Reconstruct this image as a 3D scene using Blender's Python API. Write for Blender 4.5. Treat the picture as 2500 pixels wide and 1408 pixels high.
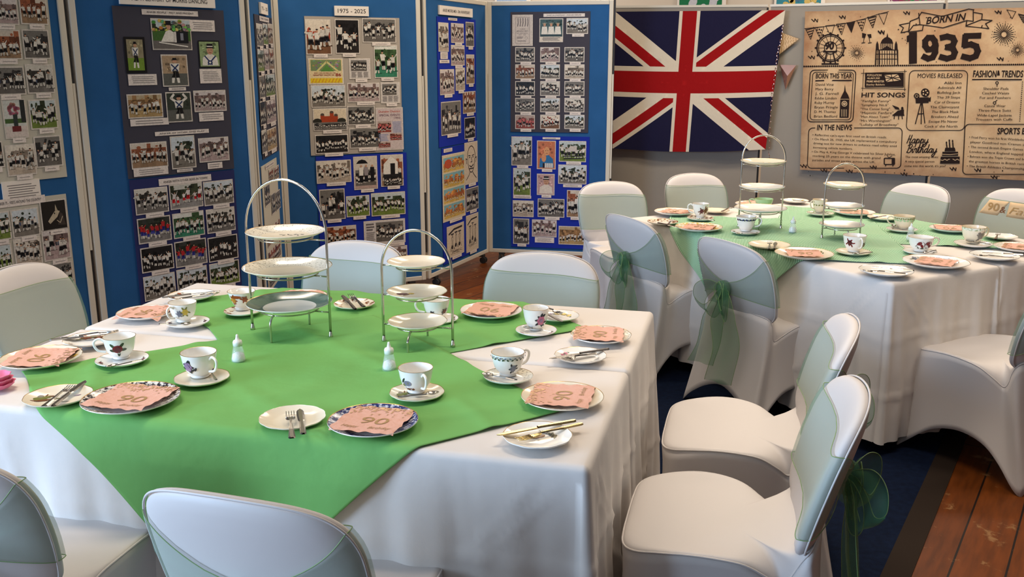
import bpy, bmesh, math, random
from mathutils import Vector, Matrix
PI = math.pi
S = bpy.context.scene
C = S.collection
for o in list(bpy.data.objects): bpy.data.objects.remove(o)

# ------------------------------------------------------------------ camera
H, F, HY = 1.61, 2300.0, 145.0           # eye height, focal length in px of a 2500 px frame, horizon row
PITCH = math.atan2(704 - HY, F)
cd = bpy.data.cameras.new('camera'); cam = bpy.data.objects.new('camera', cd); C.objects.link(cam)
cam.location = (0, 0, H); cam.rotation_euler = (PI/2 - PITCH, 0, 0)
cd.sensor_fit = 'HORIZONTAL'; cd.sensor_width = 36.0; cd.lens = 36.0*F/2500
cd.clip_start = 0.02; cd.clip_end = 60
S.camera = cam
# ------------------------------------------------------------------ world, lights, exposure
w = bpy.data.worlds.new('world'); S.world = w; w.use_nodes = True
w.node_tree.nodes['Background'].inputs[0].default_value = (0.75, 0.85, 1.0, 1)
w.node_tree.nodes['Background'].inputs[1].default_value = 0.35
S.view_settings.view_transform = 'Standard'; S.view_settings.look = 'None'
S.view_settings.exposure = 0.0; S.view_settings.gamma = 1.0
S.view_settings.use_curve_mapping = False
def area(name, loc, rot, sx, sy, power, col, spread=PI):
    l = bpy.data.lights.new(name, 'AREA'); l.shape = 'RECTANGLE'; l.size = sx; l.size_y = sy
    l.energy = power; l.color = col
    l.spread = spread
    o = bpy.data.objects.new(name, l); C.objects.link(o); o.location = loc; o.rotation_euler = rot
    return o
WARM = (1.0, 0.86, 0.70)
for x, y, p, sp in ((-1.6, 2.6, 13, 96), (0.9, 2.7, 14.5, 96), (3.0, 3.4, 13.5, 96), (-1.7, 5.2, 31, 155), (0.4, 5.7, 33, 155), (2.1, 6.1, 44, 165), (3.9, 5.8, 35, 165), (0.2, 8.3, 44, 160), (3.4, 8.3, 44, 160)):
    area('ceiling_lamp', (x, y, 3.3), (0, 0, 0), 1.3, 0.35, p, WARM, math.radians(sp))
area('window_light', (-5.85, -0.9, 2.0), (0, math.radians(-90), 0), 1.7, 4.2, 680, (0.49, 0.70, 1.0))

# ------------------------------------------------------------------ pixel <-> place
cP, sP = math.cos(PITCH), math.sin(PITCH)
def ray(x, y):
    u = (x - 1250)/F; v = -(y - 704)/F
    return Vector((u, cP + v*sP, -sP + v*cP))
def on(x, y, z):                       # point of the horizontal plane at height z seen at a spot of the photo
    d = ray(x, y); return Vector((0, 0, H)) + d*((z - H)/d.z)
def hv(x):                             # horizontal direction per metre of depth for a column on the horizon
    d = ray(x, HY); return Vector((d.x/d.y, 1.0))

# ------------------------------------------------------------------ materials
def lin(c):
    def f(v):
        v /= 255.0
        return v/12.92 if v <= 0.04045 else ((v + 0.055)/1.055)**2.4
    return (f(c[0]), f(c[1]), f(c[2]), 1.0)
def mat(name, rgb, rough=0.6, metal=0.0, bump=None, vary=None, **k):
    m = bpy.data.materials.new(name); m.use_nodes = True
    nt = m.node_tree; b = nt.nodes['Principled BSDF']
    b.inputs['Base Color'].default_value = lin(rgb)
    b.inputs['Roughness'].default_value = rough; b.inputs['Metallic'].default_value = metal
    if rough >= 0.7: b.inputs['Specular IOR Level'].default_value = 0.1
    for key, v in k.items():
        b.inputs[key.replace('_', ' ')].default_value = v
    if bump or vary:
        tc = nt.nodes.new('ShaderNodeTexCoord')
    if vary:                            # (scale, rgb2, amount of noise contrast)
        n = nt.nodes.new('ShaderNodeTexNoise'); n.inputs['Scale'].default_value = vary[0]; n.inputs['Detail'].default_value = 6
        r = nt.nodes.new('ShaderNodeValToRGB'); r.color_ramp.elements[0].color = lin(rgb); r.color_ramp.elements[1].color = lin(vary[1])
        r.color_ramp.elements[0].position = vary[2] if len(vary) > 2 else 0.35; r.color_ramp.elements[1].position = vary[3] if len(vary) > 3 else 0.7
        nt.links.new(tc.outputs['Object'], n.inputs['Vector']); nt.links.new(n.outputs['Fac'], r.inputs['Fac'])
        nt.links.new(r.outputs['Color'], b.inputs['Base Color'])
    if bump:                            # list of (scale, strength)
        prev = None
        for sc, st in bump:
            n = nt.nodes.new('ShaderNodeTexNoise'); n.inputs['Scale'].default_value = sc; n.inputs['Detail'].default_value = 4
            bm = nt.nodes.new('ShaderNodeBump'); bm.inputs['Strength'].default_value = st; bm.inputs['Distance'].default_value = 0.02
            nt.links.new(tc.outputs['Object'], n.inputs['Vector']); nt.links.new(n.outputs['Fac'], bm.inputs['Height'])
            if prev: nt.links.new(prev.outputs['Normal'], bm.inputs['Normal'])
            prev = bm
        nt.links.new(prev.outputs['Normal'], b.inputs['Normal'])
    return m
M = {}
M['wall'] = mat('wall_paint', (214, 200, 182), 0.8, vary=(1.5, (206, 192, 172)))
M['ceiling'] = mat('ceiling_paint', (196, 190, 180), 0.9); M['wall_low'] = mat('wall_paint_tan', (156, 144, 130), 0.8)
M['grey_screen'] = mat('grey_screen_fabric', (150, 142, 130), 0.9, bump=[(300, 0.08)])
M['felt'] = mat('blue_felt', (46, 95, 148), 0.95, bump=[(500, 0.1)], vary=(6, (42, 89, 139)))
M['frame'] = mat('cream_frame', (214, 205, 188), 0.4)
M['dark'] = mat('dark_rubber', (38, 36, 36), 0.6)
M['black'] = mat('black_strip', (22, 20, 20), 0.6)
M['white_cloth'] = mat('white_cloth', (222, 214, 207), 0.75, bump=[(2.5, 0.35), (9, 0.12), (700, 0.05)])
M['spandex'] = mat('white_spandex', (208, 200, 195), 0.55, bump=[(5, 0.06)])
M['green_cloth'] = mat('green_cloth', (116, 174, 97), 0.75, bump=[(3, 0.5), (9, 0.22), (600, 0.04)])
M['china'] = mat('china', (244, 240, 232), 0.12)
M['cream_china'] = mat('cream_china', (240, 228, 204), 0.15)
M['gold'] = mat('gold_line', (178, 140, 76), 0.3, 0.6)
M['silver'] = mat('silver', (205, 200, 190), 0.2, 1.0)
M['silver_dish'] = mat('silver_dish', (226, 222, 214), 0.28, 0.55)
M['steel'] = mat('cutlery_steel', (178, 172, 164), 0.22, 1.0)
M['gold_steel'] = mat('gilt_steel', (226, 200, 140), 0.2, 1.0)
M['napkin'] = mat('napkin_paper', (222, 172, 152), 0.85, bump=[(60, 0.15)])
M['napkin_print'] = mat('napkin_gold_print', (168, 130, 78), 0.5)
M['glitter'] = mat('napkin_glitter', (202, 160, 118), 0.4, 0.4)
M['card'] = mat('white_card', (236, 226, 214), 0.7)
M['ink'] = mat('ink', (60, 56, 58), 0.7)
M['glass'] = mat('clear_glass', (245, 250, 250), 0.04, Alpha=0.16)
M['salt'] = mat('salt', (250, 248, 244), 0.9, bump=[(400, 0.3)])
M['cap'] = mat('white_plastic', (246, 244, 238), 0.3)
M['organza'] = mat('green_organza', (132, 168, 144), 0.5, Alpha=0.33)
M['organza_hem'] = mat('organza_hem', (128, 158, 98), 0.5, Alpha=0.85)
M['organza_bow'] = mat('green_organza_bow', (74, 134, 88), 0.5, Alpha=0.42)
M['carpet'] = mat('navy_carpet', (9, 19, 40), 0.95, bump=[(400, 0.4)], vary=(40, (14, 27, 52)))
M['carpet_edge'] = mat('carpet_binding', (42, 33, 27), 0.9)
M['pink'] = mat('pink_paper', (232, 130, 160), 0.7)
M['kraft'] = mat('kraft_card', (214, 182, 142), 0.7)
M['foil'] = mat('rose_gold_foil', (214, 160, 140), 0.18, 0.9)
def flower_mat(n, c): M[n] = mat(n, c, 0.25)
for n, c in dict(red=(120, 18, 28), pinkrose=(198, 110, 140), leaf=(58, 74, 52), dleaf=(40, 44, 48), rust=(150, 72, 30), yellow=(210, 180, 70), greyblue=(120, 124, 138),
                 brown=(120, 76, 46), navy=(40, 48, 92), lilac=(150, 120, 150), mint=(178, 206, 160), olive=(120, 124, 60), orange=(214, 150, 60), grey=(140, 132, 122), maroon=(84, 22, 34)).items(): flower_mat('glaze_'+n, c)
def rim_pattern(name, c1, c2, sc, lo=0.45, hi=0.55):
    m = bpy.data.materials.new(name); m.use_nodes = True; nt = m.node_tree; b = nt.nodes['Principled BSDF']
    tc = nt.nodes.new('ShaderNodeTexCoord'); v = nt.nodes.new('ShaderNodeTexNoise'); v.inputs['Scale'].default_value = sc; v.inputs['Detail'].default_value = 3
    r = nt.nodes.new('ShaderNodeValToRGB'); r.color_ramp.elements[0].position = lo; r.color_ramp.elements[1].position = hi
    r.color_ramp.elements[0].color = lin(c1); r.color_ramp.elements[1].color = lin(c2)
    nt.links.new(tc.outputs['Object'], v.inputs['Vector']); nt.links.new(v.outputs['Fac'], r.inputs['Fac']); nt.links.new(r.outputs['Color'], b.inputs['Base Color'])
    b.inputs['Roughness'].default_value = 0.15; M[name] = m
rim_pattern('rim_blue', (44, 54, 104), (212, 212, 222), 130, 0.48, 0.62)
rim_pattern('rim_black', (52, 48, 54), (232, 226, 216), 110, 0.44, 0.54)
rim_pattern('rim_brown', (138, 84, 50), (240, 228, 206), 70, 0.42, 0.5)
rim_pattern('rim_floral', (168, 160, 140), (242, 234, 216), 170, 0.34, 0.46)
rim_pattern('rim_yellow', (214, 180, 84), (240, 234, 216), 60, 0.42, 0.52)
rim_pattern('rim_green', (96, 118, 104), (120, 140, 124), 20)
rim_pattern('rim_lace', (150, 168, 120), (236, 236, 220), 110, 0.42, 0.52)
# coloured print (photos, drawings): colour held per face corner
m = bpy.data.materials.new('printed_picture'); m.use_nodes = True
a = m.node_tree.nodes.new('ShaderNodeVertexColor'); a.layer_name = 'Col'
nt = m.node_tree; tc = nt.nodes.new('ShaderNodeTexCoord'); nz = nt.nodes.new('ShaderNodeTexNoise'); nz.inputs['Scale'].default_value = 130; nz.inputs['Detail'].default_value = 5
rr_ = nt.nodes.new('ShaderNodeValToRGB'); rr_.color_ramp.elements[0].position = .3; rr_.color_ramp.elements[0].color = (.55, .53, .52, 1); rr_.color_ramp.elements[1].position = .62; rr_.color_ramp.elements[1].color = (1, 1, 1, 1)
mxx = nt.nodes.new('ShaderNodeMix'); mxx.data_type = 'RGBA'; mxx.blend_type = 'MULTIPLY'; mxx.inputs[0].default_value = 0.45
nt.links.new(tc.outputs['Object'], nz.inputs['Vector']); nt.links.new(nz.outputs['Fac'], rr_.inputs['Fac']); nt.links.new(a.outputs['Color'], mxx.inputs[6]); nt.links.new(rr_.outputs['Color'], mxx.inputs[7]); nt.links.new(mxx.outputs[2], nt.nodes['Principled BSDF'].inputs['Base Color'])
nt.nodes['Principled BSDF'].inputs['Specular IOR Level'].default_value = 0.25
m.node_tree.nodes['Principled BSDF'].inputs['Roughness'].default_value = 0.35
M['print'] = m
def sheet_mat(n, c): M[n] = mat(n, c, 0.7)
sheet_mat('sheet_slate', (70, 68, 78)); sheet_mat('sheet_navy', (48, 52, 98)); sheet_mat('sheet_grey', (172, 162, 150)); sheet_mat('sheet_pale', (196, 190, 174)); sheet_mat('sheet_royal', (30, 50, 158))
# stripes of the seersucker cloth
m = bpy.data.materials.new('striped_green_cloth'); m.use_nodes = True; nt = m.node_tree; b = nt.nodes['Principled BSDF']
uv = nt.nodes.new('ShaderNodeUVMap'); uv.uv_map = 'UV'; wv = nt.nodes.new('ShaderNodeTexWave'); wv.inputs['Scale'].default_value = 44; wv.bands_direction = 'X'
wv.inputs['Distortion'].default_value = 0.0
r = nt.nodes.new('ShaderNodeValToRGB'); r.color_ramp.elements[0].color = lin((96, 150, 106)); r.color_ramp.elements[1].color = lin((196, 224, 194)); r.color_ramp.elements[0].position = 0.35; r.color_ramp.elements[1].position = 0.65
nt.links.new(uv.outputs['UV'], wv.inputs['Vector']); nt.links.new(wv.outputs['Fac'], r.inputs['Fac']); nt.links.new(r.outputs['Color'], b.inputs['Base Color']); b.inputs['Roughness'].default_value = 0.7; b.inputs['Specular IOR Level'].default_value = 0.1
M['stripes'] = m
# wooden floor: boards along UV y, worn patches
m = bpy.data.materials.new('old_floorboards'); m.use_nodes = True; nt = m.node_tree; b = nt.nodes['Principled BSDF']
uv = nt.nodes.new('ShaderNodeUVMap'); uv.uv_map = 'UV'
br = nt.nodes.new('ShaderNodeTexBrick'); br.offset = 0.37; br.inputs['Scale'].default_value = 1.0
br.inputs['Brick Width'].default_value = 2.6; br.inputs['Row Height'].default_value = 0.155; br.inputs['Mortar Size'].default_value = 0.0035
br.inputs['Color1'].default_value = lin((112, 57, 14)); br.inputs['Color2'].default_value = lin((94, 47, 12)); br.inputs['Mortar'].default_value = lin((30, 18, 12))
mp = nt.nodes.new('ShaderNodeMapping'); mp.inputs['Scale'].default_value = (2.0, 14.0, 1); ns = nt.nodes.new('ShaderNodeTexNoise'); ns.inputs['Scale'].default_value = 3; ns.inputs['Detail'].default_value = 8
mx = nt.nodes.new('ShaderNodeMix'); mx.data_type = 'RGBA'; mx.blend_type = 'MULTIPLY'; mx.inputs['Factor'].default_value = 0.55
rp = nt.nodes.new('ShaderNodeValToRGB'); rp.color_ramp.elements[0].position = 0.3; rp.color_ramp.elements[0].color = (0.35, 0.3, 0.28, 1); rp.color_ramp.elements[1].position = 0.65; rp.color_ramp.elements[1].color = (1.2, 1.1, 1.0, 1)
wn = nt.nodes.new('ShaderNodeTexNoise'); wn.inputs['Scale'].default_value = 7; wn.inputs['Detail'].default_value = 9; wn.inputs['Roughness'].default_value = 0.7
wr = nt.nodes.new('ShaderNodeValToRGB'); wr.color_ramp.elements[0].position = 0.585; wr.color_ramp.elements[0].color = (0, 0, 0, 1); wr.color_ramp.elements[1].position = 0.64; wr.color_ramp.elements[1].color = (1, 1, 1, 1)
m2 = nt.nodes.new('ShaderNodeMix'); m2.data_type = 'RGBA'; m2.inputs[7].default_value = lin((140, 100, 62))
L = nt.links.new
L(uv.outputs['UV'], br.inputs['Vector']); L(uv.outputs['UV'], mp.inputs['Vector']); L(mp.outputs['Vector'], ns.inputs['Vector']); L(ns.outputs['Fac'], rp.inputs['Fac'])
L(br.outputs['Color'], mx.inputs[6]); L(rp.outputs['Color'], mx.inputs[7]); L(uv.outputs['UV'], wn.inputs['Vector']); L(wn.outputs['Fac'], wr.inputs['Fac'])
L(wr.outputs['Color'], m2.inputs[0]); L(mx.outputs[2], m2.inputs[6]); L(m2.outputs[2], b.inputs['Base Color']); b.inputs['Roughness'].default_value = 0.5; b.inputs['Specular IOR Level'].default_value = 0.2
bp = nt.nodes.new('ShaderNodeBump'); bp.inputs['Strength'].default_value = 0.25; L(ns.outputs['Fac'], bp.inputs['Height']); L(bp.outputs['Normal'], b.inputs['Normal'])
M['floor'] = m
# parchment of the birthday banner
m = bpy.data.materials.new('parchment_cloth'); m.use_nodes = True; nt = m.node_tree; b = nt.nodes['Principled BSDF']
tc = nt.nodes.new('ShaderNodeTexCoord'); n1 = nt.nodes.new('ShaderNodeTexNoise'); n1.inputs['Scale'].default_value = 2.6; n1.inputs['Detail'].default_value = 10; n1.inputs['Roughness'].default_value = 0.65
r = nt.nodes.new('ShaderNodeValToRGB'); e = r.color_ramp.elements; e[0].position = 0.3; e[0].color = lin((172, 128, 92)); e[1].position = 0.72; e[1].color = lin((216, 188, 150))
k = r.color_ramp.elements.new(0.5); k.color = lin((200, 166, 126))
L = nt.links.new; L(tc.outputs['Object'], n1.inputs['Vector']); L(n1.outputs['Fac'], r.inputs['Fac']); b.inputs['Roughness'].default_value = 0.75
uvn = nt.nodes.new('ShaderNodeUVMap'); uvn.uv_map = 'UV'; sx = nt.nodes.new('ShaderNodeSeparateXYZ'); L(uvn.outputs['UV'], sx.inputs[0])
def mth(op, a_, b_):
    q = nt.nodes.new('ShaderNodeMath'); q.operation = op
    for i_, v_ in enumerate((a_, b_)):
        if isinstance(v_, (int, float)): q.inputs[i_].default_value = v_
        else: L(v_, q.inputs[i_])
    return q.outputs[0]
e_ = mth('MINIMUM', mth('MULTIPLY', sx.outputs[0], 1.5), mth('MINIMUM', sx.outputs[1], mth('SUBTRACT', 1.0, sx.outputs[1])))   # distance from the printed burnt edge
n2_ = nt.nodes.new('ShaderNodeTexNoise'); n2_.inputs['Scale'].default_value = 5; n2_.inputs['Detail'].default_value = 9; n2_.inputs['Roughness'].default_value = .7; L(tc.outputs['Object'], n2_.inputs['Vector'])
q_ = mth('SUBTRACT', mth('MULTIPLY', n2_.outputs['Fac'], .26), e_); st_r = nt.nodes.new('ShaderNodeMapRange'); st_r.inputs[1].default_value = .02; st_r.inputs[2].default_value = .16; st_r.inputs[4].default_value = .62; L(q_, st_r.inputs[0])
mb_ = nt.nodes.new('ShaderNodeMix'); mb_.data_type = 'RGBA'; mb_.inputs[7].default_value = lin((120, 72, 48)); L(st_r.outputs[0], mb_.inputs[0]); L(r.outputs['Color'], mb_.inputs[6]); L(mb_.outputs[2], b.inputs['Base Color']); b.inputs['Specular IOR Level'].default_value = 0.1
M['parchment'] = m
M['parchment_plain'] = mat('parchment_plain', (204, 172, 132), 0.75)
M['banner_ink'] = mat('banner_ink', (40, 28, 24), 0.7)

# ------------------------------------------------------------------ mesh builder
class MB:
    def __init__(s): s.v = []; s.f = []; s.m = []; s.mats = []; s.c = []; s.uv = None; s.smooth = True
    def mi(s, m):
        if isinstance(m, str): m = M[m]
        if m not in s.mats: s.mats.append(m)
        return s.mats.index(m)
    def face(s, pts, m, col=None):
        i = len(s.v); s.v += [tuple(p) for p in pts]; s.f.append(tuple(range(i, i+len(pts)))); s.m.append(s.mi(m)); s.c.append(col)
    def box(s, c, d, m, rz=0.0):
        i = len(s.v); ca, sa = math.cos(rz), math.sin(rz)
        for z in (-1, 1):
            for x, y in ((-1, -1), (1, -1), (1, 1), (-1, 1)):
                px, py = x*d[0]/2, y*d[1]/2
                s.v.append((c[0]+px*ca-py*sa, c[1]+px*sa+py*ca, c[2]+z*d[2]/2))
        for q in ((3, 2, 1, 0), (4, 5, 6, 7), (0, 1, 5, 4), (1, 2, 6, 5), (2, 3, 7, 6), (3, 0, 4, 7)):
            s.f.append(tuple(i+k for k in q)); s.m.append(s.mi(m)); s.c.append(None)
    def grid(s, fn, nu, nv, m, closeu=False, flip=False):
        i = len(s.v); mi = s.mi(m)
        cu = nu if closeu else nu+1
        for a in range(cu):
            for b in range(nv+1): s.v.append(tuple(fn(a/nu, b/nv)))
        for a in range(nu):
            for b in range(nv):
                a2 = (a+1) % cu
                q = (i+a*(nv+1)+b, i+a2*(nv+1)+b, i+a2*(nv+1)+b+1, i+a*(nv+1)+b+1)
                s.f.append(q[::-1] if flip else q); s.m.append(mi); s.c.append(None)
    def tube(s, pts, r, m, n=8, closed=False):
        pts = [Vector(p) for p in pts]; i = len(s.v); N = len(pts); mi = s.mi(m); prev = None
        for k, p in enumerate(pts):
            t = (pts[(k+1) % N] - pts[k-1]) if closed else (pts[min(k+1, N-1)] - pts[max(k-1, 0)])
            t.normalize()
            if prev is None: u = t.orthogonal().normalized()
            else:
                u = prev - t*prev.dot(t)
                u = u.normalized() if u.length > 1e-6 else t.orthogonal().normalized()
            prev = u; vv = t.cross(u); rr = r[k] if isinstance(r, (list, tuple)) else r
            for j in range(n):
                a = 2*PI*j/n; s.v.append(tuple(p + u*(rr*math.cos(a)) + vv*(rr*math.sin(a))))
        for k in range(N if closed else N-1):
            k2 = (k+1) % N
            for j in range(n):
                j2 = (j+1) % n
                s.f.append((i+k*n+j, i+k*n+j2, i+k2*n+j2, i+k2*n+j)); s.m.append(mi); s.c.append(None)
        if not closed:
            s.f.append(tuple(i+j for j in range(n))[::-1]); s.f.append(tuple(i+(N-1)*n+j for j in range(n))); s.m += [mi, mi]; s.c += [None, None]
    def lathe(s, prof, n=48, c=(0, 0, 0), rmod=None):     # prof: list of (r, z, material of the band to the next point)
        i = len(s.v); K = len(prof)
        for k, p in enumerate(prof):
            for j in range(n):
                a = 2*PI*j/n; r = p[0]*(rmod(a, p[0]) if rmod else 1.0)
                s.v.append((c[0]+r*math.cos(a), c[1]+r*math.sin(a), c[2]+p[1]))
        for k in range(K-1):
            mi = s.mi(prof[k][2])
            for j in range(n):
                j2 = (j+1) % n
                s.f.append((i+k*n+j, i+k*n+j2, i+(k+1)*n+j2, i+(k+1)*n+j)); s.m.append(mi); s.c.append(None)
    def build(s, name, parent=None, loc=(0, 0, 0), rz=0.0, smooth=True, merge=0.0, sub=0, solid=0.0, auto=None):
        me = bpy.data.meshes.new(name); me.from_pydata(s.v, [], s.f)
        for m in s.mats: me.materials.append(m)
        for p, mi in zip(me.polygons, s.m): p.material_index = mi; p.use_smooth = smooth
        if any(c is not None for c in s.c):
            at = me.color_attributes.new('Col', 'FLOAT_COLOR', 'CORNER')
            for p, c in zip(me.polygons, s.c):
                c = c or (1, 1, 1, 1)
                for li in p.loop_indices: at.data[li].color = c
        if s.uv:
            ul = me.uv_layers.new(name='UV')
            for l in me.loops: ul.data[l.index].uv = s.uv[l.vertex_index]
        if merge:
            bm = bmesh.new(); bm.from_mesh(me); bmesh.ops.remove_doubles(bm, verts=bm.verts, dist=merge); bm.to_mesh(me); bm.free()
        me.validate(); me.update()
        o = bpy.data.objects.new(name, me); C.objects.link(o); o.location = loc; o.rotation_euler = (0, 0, rz)
        if parent: o.parent = parent
        if solid:
            md = o.modifiers.new('thickness', 'SOLIDIFY'); md.thickness = solid; md.offset = 0
        if sub:
            md = o.modifiers.new('smooth', 'SUBSURF'); md.levels = sub; md.render_levels = sub
        if auto:
            try: me.set_sharp_from_angle(angle=auto)
            except Exception: pass
        return o
def tag(o, label, cat, group=None):
    o['label'] = label; o['category'] = cat
    if group: o['group'] = group
    return o
def thing(name, label, cat, loc=(0, 0, 0), rz=0.0, group=None):
    o = bpy.data.objects.new(name, None); C.objects.link(o); o.empty_display_size = 0.05
    o.location = loc; o.rotation_euler = (0, 0, rz); return tag(o, label, cat, group)
def struct(o): o['kind'] = 'structure'; return o
def copy_tree(o, parent=None):
    c = o.copy(); C.objects.link(c)
    if parent: c.parent = parent
    for ch in list(o.children): copy_tree(ch, c)
    return c
def crom(pts, k, closed=False):        # Catmull-Rom refinement
    P = [Vector(p) for p in pts]; N = len(P); out = []
    for i in range(N if closed else N-1):
        p0 = P[i-1] if (closed or i > 0) else P[i]; p1 = P[i]; p2 = P[(i+1) % N]; p3 = P[(i+2) % N] if (closed or i+2 < N) else p2
        for j in range(k):
            t = j/k
            out.append(0.5*((2*p1) + (p2-p0)*t + (2*p0-5*p1+4*p2-p3)*t*t + (3*p1-p0-3*p2+p3)*t**3))
    if not closed: out.append(P[-1])
    return out
def lerp(a, b, t): return a + (b-a)*t
def interp(tab, x):
    if x <= tab[0][0]: return tab[0][1]
    for (a, b), (c, d) in zip(tab, tab[1:]):
        if x <= c: return b + (d-b)*(x-a)/(c-a)
    return tab[-1][1]
TEXT = {}
def text(s, bold=0.0, shear=0.0, spacing=1.0):         # outline of a string as (verts, faces), cap height about 0.7, from x = 0
    key = (s, bold, shear, spacing)
    if key not in TEXT:
        cu = bpy.data.curves.new('t', 'FONT'); cu.body = s; cu.size = 1.0; cu.offset = bold; cu.shear = shear; cu.space_character = spacing; cu.resolution_u = 3
        ob = bpy.data.objects.new('t', cu); C.objects.link(ob)
        bpy.context.view_layer.update()
        me = bpy.data.meshes.new_from_object(ob.evaluated_get(bpy.context.evaluated_depsgraph_get()))
        v = [(p.co.x, p.co.y) for p in me.vertices]; f = [tuple(p.vertices) for p in me.polygons]
        bpy.data.objects.remove(ob); bpy.data.curves.remove(cu); bpy.data.meshes.remove(me)
        x0 = min(p[0] for p in v); x1 = max(p[0] for p in v)
        TEXT[key] = ([((p[0]-x0)/(x1-x0), p[1]/0.70) for p in v], f, (x1-x0)/0.70)
    return TEXT[key]
def put_text(mb, s, fn, x0, x1, y, h, m, bold=0.0, shear=0.0, col=None, spacing=1.0):  # x0..x1 wide, baseline y, cap height h; fn(x, y) -> point
    v, f, asp = text(s, bold, shear, spacing); i = len(mb.v); mi = mb.mi(m)
    if x1 is None: x1 = x0 + asp*h
    mb.v += [tuple(fn(lerp(x0, x1, p[0]), y + p[1]*h)) for p in v]
    for q in f: mb.f.append(tuple(i+k for k in q)); mb.m.append(mi); mb.c.append(col)

# ================================================================== THE SETTING
FD = Vector((0.545, 0.838))            # run of the floorboards
mb = MB(); mb.face([(-6, -4, 0), (7, -4, 0), (7, 9.6, 0), (-6, 9.6, 0)], 'floor')
mb.uv = [(p[0]*FD.x+p[1]*FD.y, -p[0]*FD.y+p[1]*FD.x) for p in mb.v]
struct(mb.build('floor'))
mb = MB(); mb.box((0.5, 9.65, 1.8), (13, 0.1, 3.6), 'wall'); struct(mb.build('wall_back', smooth=False))
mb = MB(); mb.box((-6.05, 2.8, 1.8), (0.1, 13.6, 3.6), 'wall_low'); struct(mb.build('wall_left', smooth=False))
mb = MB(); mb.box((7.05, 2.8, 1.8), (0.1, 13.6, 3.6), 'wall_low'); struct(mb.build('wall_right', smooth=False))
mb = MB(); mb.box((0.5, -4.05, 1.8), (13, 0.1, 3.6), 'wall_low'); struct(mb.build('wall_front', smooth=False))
mb = MB(); mb.box((0.5, 2.8, 3.65), (13.2, 13.8, 0.1), 'ceiling'); struct(mb.build('ceiling', smooth=False))
# carpet runner
ra, rb = on(2285, 1110, 0.0).xy, on(2175, 1350, 0.0).xy
d = (ra-rb).normalized(); nrm = Vector((-d.y, d.x))
far = ra + d*1.55; near = rb - d*2.2
mb = MB()
def slab(mb, poly, z0, z1, m):
    mb.face([(p.x, p.y, z1) for p in poly], m)
    for p, q in zip(poly, poly[1:]+poly[:1]): mb.face([(p.x, p.y, z0), (q.x, q.y, z0), (q.x, q.y, z1), (p.x, p.y, z1)], m)
slab(mb, [near, far, far+nrm*2.4, near+nrm*2.4], 0.0, 0.003, 'carpet')
car = mb.build('carpet_runner', smooth=False); tag(car, 'navy blue carpet laid on the floorboards between the tables with dark bound edge', 'carpet')
mb = MB(); slab(mb, [near-nrm*0.085, far-nrm*0.085, far, near], 0.0, 0.004, 'carpet_edge'); mb.build('edge_binding', car, smooth=False)

# ================================================================== BOARDS
class Plane:
    def __init__(s, a, b, off=0.0):
        s.a = Vector((a[0], a[1])); s.b = Vector((b[0], b[1])); s.d = (s.b-s.a).normalized(); s.len = (s.b-s.a).length
        s.n = Vector((s.d.y, -s.d.x))                       # towards the room side
        s.rz = math.atan2(s.d.y, s.d.x)
        s.a0 = s.a + s.n*off
    def uz(s, x, y):
        d = ray(x, y); n3 = Vector((s.n.x, s.n.y, 0)); p0 = Vector((s.a0.x, s.a0.y, 0)) - Vector((0, 0, H))
        t = p0.dot(n3)/d.dot(n3); P = Vector((0, 0, H)) + d*t
        return ((P.xy - s.a0).dot(s.d), P.z)
    def rect(s, x0, y0, x1, y1):
        yc, xc = (y0+y1)/2, (x0+x1)/2
        return s.uz(x0, yc)[0], s.uz(xc, y1)[1], s.uz(x1, yc)[0], s.uz(xc, y0)[1]
    def pt(s, u, z, o): return (u, -o, z)                  # local to an object at a (x along, -y out)
JD = dict(J1=(172, 4.55), J2=(606, 5.30), J3=(668, 6.15), J4=(1031, 6.62), J5=(1188, 7.62), J6=(1499, 7.42))
J = {k: hv(x)*d for k, (x, d) in JD.items()}
J['J0'] = J['J1'] - Vector((0.57, 0.86))
TOPZ = 2.045
def board(a, b, label):
    P = Plane(J[a], J[b], 0.0)
    t = thing('display_board', label, 'display board', (P.a.x, P.a.y, 0), P.rz, 'blue folding display boards')
    g, fw, bot = 0.012, 0.032, 0.07
    top = TOPZ; w = P.len
    mb = MB(); mb.box((w/2, 0, (top+bot)/2), (w-2*g-2*fw+0.01, 0.018, top-bot-2*fw+0.01), 'felt'); mb.build('felt_panel', t, smooth=False)
    mb = MB()
    for x in (g+fw/2, w-g-fw/2): mb.box((x, 0, (top+bot)/2), (fw, 0.03, top-bot), 'frame')
    for z in (bot+fw/2, top-fw/2): mb.box((w/2, 0, z), (w-2*g-2*fw, 0.028, fw), 'frame')
    o = mb.build('frame', t, smooth=False); md = o.modifiers.new('bevel', 'BEVEL'); md.width = 0.004; md.segments = 2
    mb = MB(); mb.box((w-0.004, 0.004, (top+bot)/2+0.1), (0.014, 0.02, (top-bot)*0.9), 'dark'); mb.box((w-0.004, -0.008, 1.1), (0.012, 0.008, 0.8), 'frame'); mb.build('hinge_strip', t, smooth=False)
    for x in (0.12, w-0.12):
        mb = MB(); mb.box((x, 0, bot-0.008), (0.045, 0.04, 0.016), 'dark')
        for dx in (-0.013, 0.013):
            mb.tube([(x+dx-0.008, -0.015, 0.026), (x+dx+0.008, -0.015, 0.026)], 0.026, 'dark', 14)
        mb.build('castor', t, smooth=False)
    P.a0 = P.a + P.n*0.0135; P.top = t
    return P
BA = board('J0', 'J1', 'leftmost blue felt display board with pale card sheets of dancer photos')
BB = board('J1', 'J2', 'blue felt display board under the half a century title card')
BC = board('J2', 'J3', 'narrow looking blue display board turned edge-on between two wider boards')
BD = board('J3', 'J4', 'blue felt display board under the 1975 - 2025 title card')
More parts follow.
